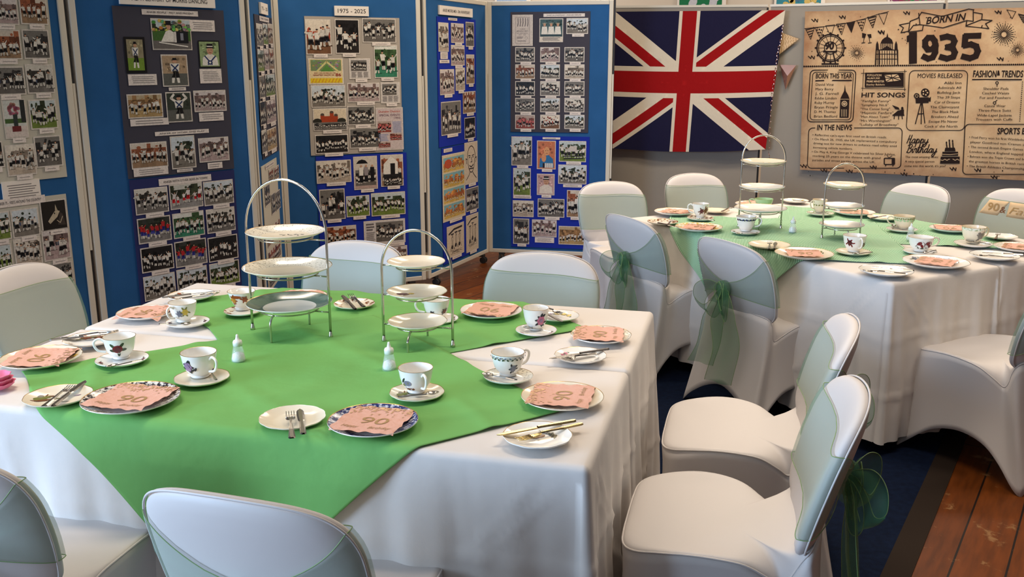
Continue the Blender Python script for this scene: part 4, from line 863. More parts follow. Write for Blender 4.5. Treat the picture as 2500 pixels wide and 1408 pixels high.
def pen(x, y, w, h, kind, tl=0.12):
    A = (x, y); B = (x+w, y-w*tl); Cc = (x+w*.5+h*.08, y+h)
    if kind == 'solid': D.poly([A, B, Cc])
    else:
        D.st([A, B, Cc, A], 1.2)
        if kind == 'stripe':
            for k in range(4):
                t = .12+.22*k; D.st([(lerp(A[0], Cc[0], t), lerp(A[1], Cc[1], t)), (lerp(B[0], Cc[0], max(0, t-.1)), lerp(B[1], Cc[1], max(0, t-.1)))], 2.2)
        if kind == 'dots':
            for p, q in ((.25, .2), (.5, .15), (.72, .2), (.4, .45), (.6, .45), (.52, .7)): D.el(lerp(A[0], B[0], p), y+q*h, 2, 2, n=8)
for x, y, k in ((1967, 70, 'stripe'), (1990, 68, 'dots'), (2016, 63, 'open'), (2042, 59, 'dots'), (2066, 55, 'solid'), (2092, 50, 'dots'), (2118, 42, 'stripe'), (2145, 34, 'open')): pen(x, y, 22, 26, k)
D.done('printed_bunting'); D = Draw()
for x, y, k in ((2458, 24, 'open'), (2486, 34, 'stripe')): pen(x, y, 22, 22, k, -.2)
D.done('printed_bunting')
D = Draw()                                                     # clock tower
D.poly([(2050, 287), (2052, 240), (2056, 232), (2061, 222), (2063, 206), (2065, 222), (2071, 232), (2074, 240), (2072, 287)]); D.el(2062, 253, 7, 7, 'parchment_plain', .005); D.el(2062, 253, 5, 5, INK, .0065); D.el(2062, 253, 3.6, 3.6, 'parchment_plain', .0075); D.st([(2062, 253), (2062, 250)], 1, INK, .009)
for x in (2055, 2059, 2063, 2067): D.st([(x, 267), (x, 284)], 1.1, 'parchment_plain', .005)
D.st([(2052, 242), (2073, 242)], 1.1, 'parchment_plain', .005); D.done('clock_tower')
D = Draw(); D.poly([(2181, 279), (2192, 270), (2200, 268), (2206, 280), (2181, 282)]); D.st([(2180, 281), (2207, 281)], 3); D.st([(2184, 281), (2183, 290)], 2); D.st([(2194, 281), (2194, 291)], 2); D.st([(2202, 281), (2203, 290)], 2); D.poly([(2178, 256), (2194, 262), (2197, 268), (2186, 266)], INK); D.el(2203, 264, 3, 3.5); D.poly([(2199, 267), (2207, 267), (2207, 280), (2202, 280)]); D.done('grand_piano')
D = Draw(); D.el(2238, 234, 7, 7); D.el(2259, 226, 10.5, 10.5); D.poly([(2235, 238), (2268, 237), (2267, 251), (2236, 252)]); D.poly([(2267, 240), (2273, 236), (2272, 248), (2267, 247)])
for cx, cy, r in ((2238, 234, 3.4), (2259, 226, 5.5)):
    for k in range(5): a = 2*PI*k/5; D.el(cx+r*math.cos(a), cy+r*math.sin(a), r*.36, r*.36, 'parchment_plain', .005, 8)
for a, b in (((2248, 252), (2235, 302)), ((2250, 252), (2249, 302)), ((2252, 252), (2258, 300)), ((2241, 278), (2254, 277))): D.st([a, b], 2)
D.done('film_camera')
D = Draw(); D.box(2159, 386, 2184, 401, 2, 2.5); D.poly([(2177, 385), (2185, 385), (2184, 401), (2177, 401)]); D.st([(2165, 378), (2170, 385), (2178, 380)], 1.2); D.st([(2163, 401), (2162, 405)], 2); D.st([(2180, 401), (2180, 405)], 2); D.done('television')
D = Draw()                                                     # cake
D.poly([(2297, 382), (2343, 382), (2343, 399), (2295, 399)]); D.poly([(2301, 370), (2339, 370), (2339, 380), (2300, 380)]); D.poly([(2308, 360), (2331, 360), (2333, 369), (2306, 369)])
for x, y in ((2311, 352), (2318, 347), (2326, 348)): D.st([(x, y), (x+1, 360)], 2.5); D.el(x-.3, y-4, 1.8, 3.4, n=8)
D.st([(2297, 390)]+[(2297+5*k, 388+(3 if k % 2 else 0)) for k in range(1, 10)], 1.4, 'parchment_plain', .005); D.st([(2301, 376), (2320, 377), (2339, 375)], 1.2, 'parchment_plain', .005); D.done('birthday_cake')
D = Draw()                                                     # clinking glasses, symbols
for x, s_ in ((2110, -1), (2122, 1)):
    D.poly([(x-5, 82+s_*2), (x+5, 81+s_*2), (x+4+s_*2, 92), (x-2+s_*2, 93)] if s_ > 0 else [(x-5, 80), (x+5, 83), (x+2, 93), (x-5, 92)], INK); D.st([(x, 92), (x+s_*2, 104)], 1.4); D.st([(x-4+s_*2, 105), (x+4+s_*2, 104)], 1.6)
D.ring(2434, 202, 3.2, 1.5, 12); D.st([(2434, 205), (2434, 211)], 1.5); D.ring(2428, 251, 3.2, 1.5, 12); D.st([(2430, 248), (2434, 244)], 1.5); D.poly([(2434, 184), (2441, 184), (2439, 172), (2436, 172)]); D.done('printed_symbols')
D = Draw(); rr = random.Random(9)
for x, y in ((1988, 50), (2055, 42), (2150, 80), (2212, 32), (2435, 30), (2440, 144), (1980, 140), (2385, 395+20), (2130, 408), (2160-200, 405), (2325, 412), (2205, 425), (2425, 432), (2150, 78), (2010, 416), (2072, 418)):
    D.st([(x-6, y-3), (x, y+3), (x+2, y-4), (x+8, y+4), (x+9, y-3)], 2)
for k in range(44): x, y = rr.uniform(1965, 2490), rr.choice([rr.uniform(35, 155), rr.uniform(412, 432)]); D.el(x, y, rr.uniform(.8, 2), rr.uniform(.8, 2), n=6)
D.done('confetti_marks')
# small cord tag by the divider joint
# ---- pictures on the far wall -------------------------------------
WP = Plane((-6, 9.6), (7, 9.6), 0.02)
def wallpic(x0, x1, y0, y1, kind, label):
    u0, z0 = WP.uz(x0, y1); u1, z1 = WP.uz(x1, y0); W, Hh = u1-u0, z1-z0
    t = thing('painting', label, 'painting', (WP.a0.x+u0, WP.a0.y, z0), 0, 'paintings on the far wall')
    mb = MB(); mb.box((W/2, 0, Hh/2), (W, .02, Hh), 'card'); mb.build('mount', t, smooth=False)
    mb = MB(); fn = lambda x, y, o: (x, -(.011+o), y); rnd = random.Random(kind); b = .02
    bg = {'leaf': (30, 120, 76), 'flower': (60, 140, 156), 'jungle': (140, 70, 110), 'blue': (170, 190, 214)}[kind]
    rectf(mb, fn, b, b, W-b*2, Hh-b, .001, lin(bg))
    if kind == 'leaf':
        for k in range(26):
            ell(mb, fn, W*rnd.uniform(.15, .82), Hh*((k % 13)+.6)/14, W*rnd.uniform(.1, .15), Hh*.045, .002+k*.0002, lin((206, 206, 212)), 12, rot=rnd.uniform(.8, 2.2))
    if kind == 'flower':
        for k in range(18): ell(mb, fn, W*rnd.uniform(.1, .85), Hh*rnd.uniform(.05, .95), W*.14, Hh*.02, .0015+k*.0001, lin((50+k*3, 120, 150)), 9, rot=rnd.uniform(0, 3))
        for j in range(6):
            for s_, cx in ((0, .32), (1, .74)):
                cy = Hh*(.07+.165*j+.03*s_); cx2 = W*cx
                for k in range(5): a = 2*PI*k/5+j; ell(mb, fn, cx2+W*.1*math.cos(a), cy+W*.1*math.sin(a), W*.085, W*.06, .004, lin((214, 186, 110)), 10, rot=a)
                ell(mb, fn, cx2, cy, W*.07, W*.07, .005, lin((226, 222, 210)), 12)
    if kind == 'jungle':
        for k in range(90):
            x, y, a = W*rnd.uniform(.08, .9), Hh*rnd.uniform(.03, .97), rnd.uniform(0, PI); l = W*.14
            stroke(mb, fn, [(max(b, min(W-b*2, x-l*math.cos(a))), y-l*math.sin(a)*.6), (max(b, min(W-b*2, x+l*math.cos(a))), y+l*math.sin(a)*.6)], W*.035, .002+k*.0001, 'print', lin(rnd.choice([(40, 130, 70), (210, 200, 190), (110, 60, 120), (70, 150, 90), (150, 60, 90), (50, 50, 60)])))
    mb.build('artwork', t, smooth=False)
wallpic(1652, 1782, -190, 32, 'leaf', 'painting of pale leaves on green above the union flag')
wallpic(1888, 2028, -190, 36, 'flower', 'painting of yellow flowers on teal between flag and banner')
wallpic(2164, 2316, -190, 30, 'jungle', 'purple and green painting above the born in scroll')
wallpic(1208, 1296, -140, 14, 'blue', 'pale blue picture on the far wall above the rightmost display board')
wallpic(958, 1022, -140, 8, 'blue', 'pale blue picture on the far wall above the 1975 - 2025 board')

# ================================================================== TABLES
TZ = 0.742
class Table:                                                   # x along the long side, y into the table
    def __init__(s, o, ex, ey): s.o = Vector(o); s.ex = Vector(ex).normalized(); s.ey = Vector(ey).normalized()
    def w(s, x, y, z): p = s.o + s.ex*x + s.ey*y; return Vector((p.x, p.y, z))
    def inv(s, P): q = Vector((P[0], P[1])) - s.o; return q.dot(s.ex), q.dot(s.ey)
T1 = Table((0.170, 1.907), (-0.970, 0.245), (0.245, 0.970))
T2 = Table((1.519, 3.656), (-0.478, 0.878), (0.878, 0.478))
LX, LY = 1.83, 1.37
def tablecloth(T, y0, y1, label, seed, hem=0.06, inner=None):
    rnd = random.Random(seed); r = 0.018
    per = []                                                   # perimeter of the top (inset by the edge radius) with outward normal
    x0, x1 = 0.0, LX
    def side(a, b, n, nr):
        for k in range(n): t = k/n; per.append((lerp(a[0], b[0], t), lerp(a[1], b[1], t), nr))
    def corner(c, a0):
        for k in range(7): a = math.radians(a0+15*k); per.append((c[0], c[1], (math.cos(a), math.sin(a))))
    q = r
    corner((x0+q, y0+q), 180); side((x0+q, y0+q), (x1-q, y0+q), 120, (0, -1)); corner((x1-q, y0+q), 270); side((x1-q, y0+q), (x1-q, y1-q), 48, (1, 0))
    corner((x1-q, y1-q), 0); side((x1-q, y1-q), (x0+q, y1-q), 120, (0, 1)); corner((x0+q, y1-q), 90); side((x0+q, y1-q), (x0+q, y0+q), 48, (-1, 0))
    N = len(per); ph = [rnd.uniform(0, 6.28) for _ in range(8)]
    def iscorner(nr): return abs(nr[0]*nr[1])*2
    mb = MB(); rows = 44
    def pt(k, j):
        x, y, nr = per[k % N]
        if j <= 4:
            a = j/4*PI/2; d = r*math.sin(a); z = TZ - r*(1-math.cos(a))
        else:
            t = (j-4)/(rows-4); z = TZ - r - t*(TZ-r-hem); d = r
            inn = (inner == 'top' and nr[1] > .7) or (inner == 'bottom' and nr[1] < -.7)
            s_ = k/N*2*PI
            fold = 0.5+0.5*math.sin(s_*23+ph[0]+1.2*math.sin(s_*5+ph[1])); fold2 = math.sin(s_*61+ph[2]+t*2)
            amp = 0.004 if inn else 0.028
            d += t**0.8*amp*fold + t*0.006*fold2*(0 if inn else 1) + iscorner(nr)*t*0.03 + 0.006*math.sin(t*5+s_*9)*t + crease(k, z, x, y)*min(1, t*8)
        return T.w(x+nr[0]*d, y+nr[1]*d, z)
    def crease(k, z, x, y):                                   # pressed fold lines left from the packet, and a few slanting pulls
        run = x if abs(per[k % N][2][1]) > .7 else y
        v = 0.005*math.exp(-abs(z-.50-.012*math.sin(run*6+ph[3]))/.007) + 0.004*math.exp(-abs(z-.26)/.007)
        for q in (0.31, 0.72, 1.13, 1.52): v += 0.0045*math.exp(-abs(run-q-.02*math.sin(z*8+q))/.007)
        for q, sl in ((0.02, .9), (0.085, .78), (1.2, -.5)): v += 0.006*math.exp(-abs((run-q)-(TZ-z)*sl)/.008)
        return v
    i0 = len(mb.v)
    for k in range(N):
        for j in range(rows+1): mb.v.append(tuple(pt(k, j)))
    mi = mb.mi('white_cloth')
    for k in range(N):
        for j in range(rows):
            a = k*(rows+1)+j; b = ((k+1) % N)*(rows+1)+j; mb.f.append((b, b+1, a+1, a)); mb.m.append(mi); mb.c.append(None)
    nx, ny = 120, 48                                            # top
    mb.grid(lambda a, b: T.w(lerp(x0+q, x1-q, a), lerp(y0+q, y1-q, b), TZ), nx, ny, 'white_cloth', flip=True)
    o = mb.build('tablecloth', merge=0.0006); tag(o, label, 'tablecloth', 'white tablecloths'); return o
tablecloth(T1, 0.0, 0.682, 'white tablecloth on the front half of the nearer table, plain green cloth over it', 3, inner='top')
tablecloth(T1, 0.688, LY, 'white tablecloth on the rear half of the nearer table, under the tall cake stands', 4, inner='bottom')
tablecloth(T2, 0.0, 0.682, 'white tablecloth on the farther table, half nearest the camera with chairs drawn up', 5, inner='top')
tablecloth(T2, 0.688, LY, 'white tablecloth on the farther table, half towards the birthday banner', 6, inner='bottom')
def overlay(T, cx, cy, hd, label, m, seed, lift=0.002, rot=0.0, grp=None, sway=0.5):
    """square cloth laid cornerwise; whatever passes the table edge hangs down"""
    rnd = random.Random(seed); ph = [rnd.uniform(0, 6.28) for _ in range(10)]; n = 150; s2 = hd/math.sqrt(2)
    mb = MB(); uv = []
    def fold(x, y):
        z = TZ + lift; out = 0.0; ny_ = 0; nx_ = 0
        r = 0.022
        def over(e):                                         # e past the flat part -> (outward, down)
            if e <= 0: return 0.0, 0.0
            if e < r*PI/2: a = e/r; return r*math.sin(a), r*(1-math.cos(a))
            return r, r + e - r*PI/2
        px, py = x, y
        e0 = r - y - 0.004
        if e0 > 0:
            o_, dn = over(e0); py = r - 0.004 - o_ - 0.016*min(1, dn/.1) - dn*0.055; z -= dn; px = cx + (x-cx)*(1-sway*dn)
            py -= min(1, dn/.25)*0.010*math.sin(x*14+ph[0])
        e1 = y - (LY - r + 0.004)
        if e1 > 0:
            o_, dn = over(e1); py = LY - r + .004 + o_ + 0.016*min(1, dn/.1) + dn*0.055; z -= dn
        if e0 <= 0 and e1 <= 0:
            z += 0.0025*abs(math.sin(x*8+y*3+ph[1]+.7*math.sin(y*6)))**10 + 0.0045*abs(math.sin((x-y)*6.5+ph[2]+.6*math.sin(x*4)))**26 + 0.004*abs(math.sin((x+y*1.2)*6+ph[3]+.5*math.sin(y*5)))**30
        return T.w(px, py, z)
    def fn(a, b):
        p, q = (a-.5)*2*s2, (b-.5)*2*s2
        ed = 0.006*math.sin(a*17+ph[5])*(1 if b in (0, 1) else 0)
        ca, sa = math.cos(PI/4+rot), math.sin(PI/4+rot); q2 = q+ed
        return fold(cx + p*ca - q2*sa, cy + p*sa + q2*ca)
    mb.grid(fn, n, n, m, flip=True)
    mb.uv = [(a/n*2*s2*1.0, b/n*2*s2) for a in range(n+1) for b in range(n+1)]
    if m == 'stripes':                                        # stripes run along the cloth's diagonal rows
        mb.uv = [(v, u) for u, v in mb.uv]
    o = mb.build('green_tablecloth'); o.modifiers.new('thickness', 'SOLIDIFY').thickness = -0.001
    return tag(o, label, 'tablecloth', grp)
overlay(T1, 0.90, 0.275, 0.777, 'plain green cloth laid cornerwise on the nearer table, its corner hanging over the front', 'green_cloth', 2, 0.005, rot=-.05)
overlay(T1, 0.955, 1.075, 0.765, 'plain green cloth laid cornerwise under the two cake stands of the nearer table', 'green_cloth', 2, 0.002)
overlay(T2, 0.95, 0.31, 0.777, 'green striped cloth on the near half of the farther table, hanging between two chairs', 'stripes', 8, 0.005, rot=-.1, sway=.7)
overlay(T2, 0.95, 1.06, 0.765, 'green striped cloth on the far half of the farther table', 'stripes', 8, 0.002)

# ================================================================== CHAIRS
def chair_meshes():
    root = thing('banquet_chair', '', 'chair', group='chairs in white stretch covers')
    # seat ring (front centre round the right side to rear centre), mirrored
    R = [(0, .245, .428), (.10, .244, .429), (.175, .236, .432), (.216, .205, .438), (.234, .14, .450), (.240, .07, .457), (.236, 0, .453), (.222, -.06, .438), (.200, -.112, .402), (.182, -.142, .376), (.188, -.165, .398), (.205, -.188, .455), (.198, -.212, .492), (.1, -.236, .505), (0, -.243, .507)]
    B = [(0, .24, .125), (.10, .245, .10), (.19, .258, .04), (.240, .265, .0), (.246, .215, .04), (.238, .12, .12), (.233, .03, .155), (.232, -.05, .16), (.234, -.13, .14), (.240, -.2, .09), (.247, -.27, .02), (.238, -.305, .0), (.19, -.298, .05), (.1, -.285, .11), (0, -.28, .14)]
    def full(L): return L + [(-x, y, z) for x, y, z in L[-2:0:-1]]
    K = 4; RF = crom(full(R), K, True); BF = crom(full(B), K, True); BF = [Vector((p.x, p.y, max(0.0, p.z))) for p in BF]; N = len(RF)
    rows = 14
    mb = MB()
    def sk(k, j):
        t = j/rows; a, b = RF[k % N], BF[k % N]; p = a.lerp(b, t)
        ft = max(0, 1-b.z/.05); pin = math.sin(PI*t)*(1-ft)
        c = Vector((p.x, p.y+.02, 0)); p = p - Vector((c.x, c.y, 0))*(.055*pin)
        if j < 2: p = p + Vector((c.x, c.y, 0))*(.03*(j/2))*0
        return p
    for k in range(N):
        for j in range(rows+1): mb.v.append(tuple(sk(k, j)))
    mi = mb.mi('spandex')
    for k in range(N):
        for j in range(rows): a = k*(rows+1)+j; b = ((k+1) % N)*(rows+1)+j; mb.f.append((a, a+1, b+1, b)); mb.m.append(mi); mb.c.append(None)
    o = mb.build('skirt', root, solid=0.003)
    mb = MB(); Cn = Vector((0, .02, .442)); sc = [1.0, .99, .97, .93, .86, .76, .63, .48, .32, .16]
    dz = [0, .006, .010, .0115, .0115, .011, .010, .0095, .009, .009]
    def st(k, j):
        a = RF[k % N]; s_ = sc[j]; p = Cn.lerp(a, s_); zz = lerp(Cn.z, a.z, s_**7.0) + dz[j]; return Vector((p.x, p.y, zz))
    for k in range(N):
        for j in range(len(sc)): mb.v.append(tuple(st(k, j)))
    n2 = len(sc)
    for k in range(N):
        for j in range(n2-1): a = k*n2+j; b = ((k+1) % N)*n2+j; mb.f.append((b, b+1, a+1, a)); mb.m.append(mb.mi('spandex')); mb.c.append(None)
    c0 = len(mb.v); mb.v.append((Cn.x, Cn.y, Cn.z+.009))
    for k in range(N): mb.f.append((c0, k*n2+n2-1, ((k+1) % N)*n2+n2-1)); mb.m.append(0); mb.c.append(None)
    mb.tube([p + Vector((0, 0, .003)) for p in RF], .0028, 'spandex', 6, closed=True)
    mb.build('seat', root)
    # backrest: outline in (x, s), s up along the reclined back
    OH = [(0, -.01), (.09, -.008), (.15, .0), (.165, .02), (.2, .04), (.224, .07), (.234, .12), (.24, .18), (.241, .24), (.236, .29), (.219, .335), (.187, .367), (.14, .386), (.08, .396), (0, .40)]
    OF = crom([(x, s_, 0) for x, s_ in OH] + [(-x, s_, 0) for x, s_ in OH[-2:0:-1]], 4, True); n = len(OF)
    lean = math.tan(math.radians(14))
    def bk(x, s_, off):                                        # off > 0 to the sitter's side
        return Vector((x, -.20 - lean*s_ + .7*x*x - .10*s_*s_ + off, .435 + s_*.985))
    TH = .056; cc = (0, .19); rs = [1, .985, .955, .9, .8, .62, .4, .2, .02]
    mb = MB()
    def ring(k, j, sgn):
        p = OF[k % n]; r_ = rs[j]; x, s_ = cc[0]+(p.x-cc[0])*r_, cc[1]+(p.y-cc[1])*r_; return bk(x, s_, sgn*TH/2*math.sqrt(max(0, 1-r_**7)))
    for sgn in (1, -1):
        i0 = len(mb.v)
        for k in range(n):
            for j in range(len(rs)): mb.v.append(tuple(ring(k, j, sgn)))
        m_ = len(rs)
        for k in range(n):
            for j in range(m_-1):
                a = i0+k*m_+j; b = i0+((k+1) % n)*m_+j; q = (a, a+1, b+1, b); mb.f.append(q if sgn > 0 else q[::-1]); mb.m.append(mb.mi('spandex')); mb.c.append(None)
        mb.f.append(tuple(i0+k*m_+m_-1 for k in range(n)) if sgn < 0 else tuple(i0+k*m_+m_-1 for k in range(n))[::-1]); mb.m.append(0); mb.c.append(None)
    mb.build('backrest', root, merge=0.0004)
    mb = MB(); top = [p for p in OF if p.y > .03]; i_ = min(range(len(top)), key=lambda k: 0)
    right = sorted([p for p in OF if p.x >= -1e-6 and p.y > .03], key=lambda p: p.y); left = sorted([p for p in OF if p.x <= 1e-6 and p.y > .03], key=lambda p: -p.y)
    mb.tube([bk(p.x*1.0, p.y, -.012) for p in right+left[1:]], .0028, 'spandex', 6); mb.build('piping', root)
    # sash band
    WT = sorted([(p.y, p.x) for p in OF if p.x > 0 and .03 < p.y < .395])
    def W(s_): return interp(WT, s_)
    mb = MB(); NB, NV = 96, 12; ph = random.Random(5)
    wig = [ph.uniform(-1, 1) for _ in range(NV+1)]
    def band(a, b):
        phi = 2*PI*a; c_, s_ = math.cos(phi), math.sin(phi)
        back = max(0.0, -s_); close = back*max(0.0, 1-abs(c_)**.55*1.0); mid = .215 - .045*close; hh = lerp(.108, .024, close**.75)
        v = mid + (b-.5)*2*hh + (.012*c_ if s_ > 0 else .012*c_*(1-close))
        w = W(v); x = (w+.003)*math.copysign(abs(c_)**.42, c_); off = (TH/2*math.sqrt(max(0, 1-abs(x/(w+.006))**7)) + .005)*math.copysign(1, s_)*min(1, abs(s_)*4)
        off += .0018*wig[int(round(b*NV))]*(1 if s_ < 0 else .3)
        return bk(x, v, off - (.006*close if s_ < 0 else 0))
    mb.grid(band, NB, NV, 'organza', closeu=True)
    for b in (0, 1): mb.tube([band(k/NB, b) for k in range(NB)], .0011, 'organza_hem', 5, closed=True)
    mb.build('sash', root)
    # bow: knot, two loops, two tails
    k0 = bk(0, .165, -TH/2-.024)
    bow = MB(); bow.lathe([(0.001, -.050, 'organza_bow'), (.018, -.044, 'organza_bow'), (.031, -.016, 'organza_bow'), (.032, .012, 'organza_bow'), (.022, .036, 'organza_bow'), (.001, .044, 'organza_bow')], 26, k0, rmod=lambda a, r: 1+.12*math.sin(a*7))
    for q in (-1, 1): bow.tube(crom([k0+Vector(p) for p in ((0, -.03, .042), (q*.024, -.034, .015), (q*.018, -.036, -.02), (0, -.034, -.045))], 5), .0016, 'organza_hem', 5)
    bo = bow.build('bow', root)
    def ribbon(name, pts, wf, seed, par):
        P = crom(pts, 10); mb = MB(); nn = len(P)-1; rr = random.Random(seed); f1, f2 = rr.uniform(0, 6), rr.uniform(0, 6)
        def fn(a, b):
            k = int(round(a*nn)); p = P[k]; wv = wf(a); t = (b-.5)*2
            return p + wv[0]*t + Vector((0, 1, 0))*(.008*math.sin(t*4+f1+a*5)*min(1, a*4)) + Vector((.004*math.sin(a*13+f2), 0, 0))
        mb.grid(fn, nn, 8, 'organza_bow')
        for b in (0, 1): mb.tube([fn(k/nn, b) for k in range(nn+1)], .0011, 'organza_hem', 5)
        return mb.build(name, par)
    for sgn, sd in ((-1, 1), (1, 2)):
        lp = [k0 + Vector(p) for p in ((0, 0, .01), (sgn*.045, -.03, .02), (sgn*.085, -.055, -.015), (sgn*.088, -.06, -.075), (sgn*.05, -.045, -.105), (sgn*.012, -.03, -.06), (0, -.006, 0))]
        ribbon('bow_loop', lp, lambda a, sgn=sgn: [Vector((sgn*.014, -.03, .034))*(math.sin(PI*min(1, max(0, a)))**.6*.9+.1)], sd, bo)
        tl = [k0 + Vector(p) for p in ((0, 0, 0), (sgn*.02, -.016, -.05), (sgn*.035, -.02, -.14), (sgn*.06+.01, -.03, -.26), (sgn*.06-.01, -.05, -.36 - (.06 if sgn > 0 else 0)))]
        ribbon('bow_tail', tl, lambda a: [Vector((.07, .012, .025*math.sin(a*3)))*(.15+.85*min(1, a*2.2))], sd+4, bo)
    return root
CH = chair_meshes(); used = [False]
def chair(px, py, face, label, topz=.835):
    """px,py: where the middle of the backrest's top edge shows; face: direction the chair faces"""
    f = Vector(face).normalized(); p = on(px, py, topz).xy + f*0.30
    o = CH if not used[0] else copy_tree(CH)
    used[0] = True
    o.location = (p.x, p.y, 0.003); o.rotation_euler = (0, 0, math.atan2(f.y, f.x) - PI/2); o['label'] = label
    return o
e1, y1 = T1.ex, T1.ey; e2, y2 = T2.ex, T2.ey
chair(562, 1196, (.30, .954), 'white covered chair seen from behind in the front centre, green sash')
chair(-215, 1092, y1, 'white covered chair cut by the lower left corner, seen from behind')
chair(877, 589, -y1 + e1*.05, 'white covered chair behind the taller of the near cake stands')
chair(1330, 617, -y1, 'white covered chair behind the nearer table in front of the rightmost display board')
chair(32, 650, -e1, 'white covered chair at the left end of the nearer table')
chair(2092, 945, e1, 'nearest of two white covered chairs facing the right end of the nearer table')
chair(2074, 780, e1, 'farther of two white covered chairs facing the right end of the nearer table')
chair(1528, 524, y2, 'left of two white covered chairs with bows drawn up to the striped cloth')
chair(1772, 582, y2, 'right of two white covered chairs with bows drawn up to the striped cloth')
chair(1486, 443, (.32, -.947), 'white covered chair at the farther table end, beside the rightmost display board')
chair(1690, 423, (.34, -.94), 'white covered chair below the union flag, at the farther table end')
chair(2256, 448, -y2, 'white covered chair behind the farther table below the birthday banner')
chair(2500, 462, -y2, 'white covered chair at the right edge carrying the paper 90 garland')
c14 = T2.w(-.22, .42, 0)
o = copy_tree(CH); o.location = c14; o.rotation_euler = (0, 0, math.atan2(e2.y, e2.x)-PI/2); o['label'] = 'white covered chair at the right edge, its seat and skirt toward the camera'

# ================================================================== TABLEWARE
def china_thing(name, mb, px, py, z, label, cat, grp, rz=0.0, sub=0):
    p = on(px, py, z); o = mb.build(name, loc=(p.x, p.y, 0), rz=rz); return o
Z0 = TZ + 0.009                                                 # cloth surface
def plate_h(R, r):                                              # height of the eating surface above the foot
    t = r/R; return 0.0035 if t < .58 else 0.0035 + (min(1, (t-.58)/.42))**1.25*R*.135
def plate(px, py, R, label, cat='plate', grp=None, rim=None, wavy=0, base='china', well=None, line='gold', decor=(), name='dinner_plate', zb=None, loc=None, flute=0):
    h = lambda r: plate_h(R, r)
    rp = rim or base; wl = well or base
    prof = [(R*.5, 0, base), (R*.56, 0.0008, base), (R*.8, h(R*.8)-.0035, base), (R*.985, h(R)-.003, base), (R, h(R)-.001, base), (R*.996, h(R)+.0004, line), (R*.984, h(R*.985), rp), (R*.97, h(R*.97), rp), (R*.86, h(R*.86), rp), (R*.72, h(R*.72), rp), (R*.62, h(R*.62), base), (R*.56, h(R*.56), wl), (R*.3, .0034, wl), (0.0005, .0033, wl)]
    mb = MB(); rm = None
    if wavy: rm = lambda a, r: 1 + (.022*abs(math.cos(a*wavy/2)) - .015)*max(0, (r/R-.5)*2)
    mb.lathe(prof, 72 if wavy else 56, rmod=rm)
    for pi_, (x, y, rx, ry, rot, m) in enumerate(decor):
        n = 9; i = len(mb.v); pts = []
        ca, sa = math.cos(rot), math.sin(rot)
        for k in range(n):
            a = 2*PI*k/n; X = x*R + R*(rx*math.cos(a)*ca - ry*math.sin(a)*sa); Y = y*R + R*(rx*math.cos(a)*sa + ry*math.sin(a)*ca); pts.append((X, Y, h(math.hypot(X, Y))+.0006+.00008*pi_))
        mb.face(pts, m)
    z = Z0 if zb is None else zb
    if loc is None: p = on(px, py, z+h(R)*.8); loc = (p.x, p.y)
    o = mb.build(name, loc=(loc[0], loc[1], z), auto=math.radians(50)); tag(o, label, cat, grp); o['_r'] = R
    return o
def spray(ang, col, leaf='glaze_leaf', r=.78, s=1.0, n=3):       # a flower with leaves on the rim at an angle
    out = []
    cx, cy = r*math.cos(ang), r*math.sin(ang)
    for k in range(5): a = ang+2*PI*k/5; out.append((cx+.05*s*math.cos(a), cy+.05*s*math.sin(a), .05*s, .035*s, a, col))
    for k in range(n):
        a = ang+(-1)**k*(.14+.07*k)*s; out.append((r*math.cos(a), r*math.sin(a), .055*s, .02*s, a+.9, leaf))
    return out
def sprays(col, angs, **k):
    d = []
    for a in angs: d += spray(math.radians(a), col, **k)
    return d
def scene_decor():                                              # a little landscape in brown ink
    return [(-.55, -.05, .2, .16, .3, 'glaze_olive'), (-.5, -.22, .26, .05, .25, 'glaze_brown'), (-.6, .12, .1, .14, .2, 'glaze_grey'), (-.48, .2, .03, .2, .1, 'glaze_brown'), (-.35, -.1, .3, .06, .2, 'glaze_brown'), (-.45, .1, .16, .1, .4, 'glaze_olive'), (-.3, .22, .12, .05, 0, 'glaze_brown'), (.2, -.25, .25, .03, .1, 'glaze_grey'), (-.1, .02, .2, .03, .15, 'glaze_olive'), (.45, .3, .12, .03, .5, 'glaze_lilac')]
GP = 'dinner plates carrying napkins'; GS = 'side plates with cutlery'
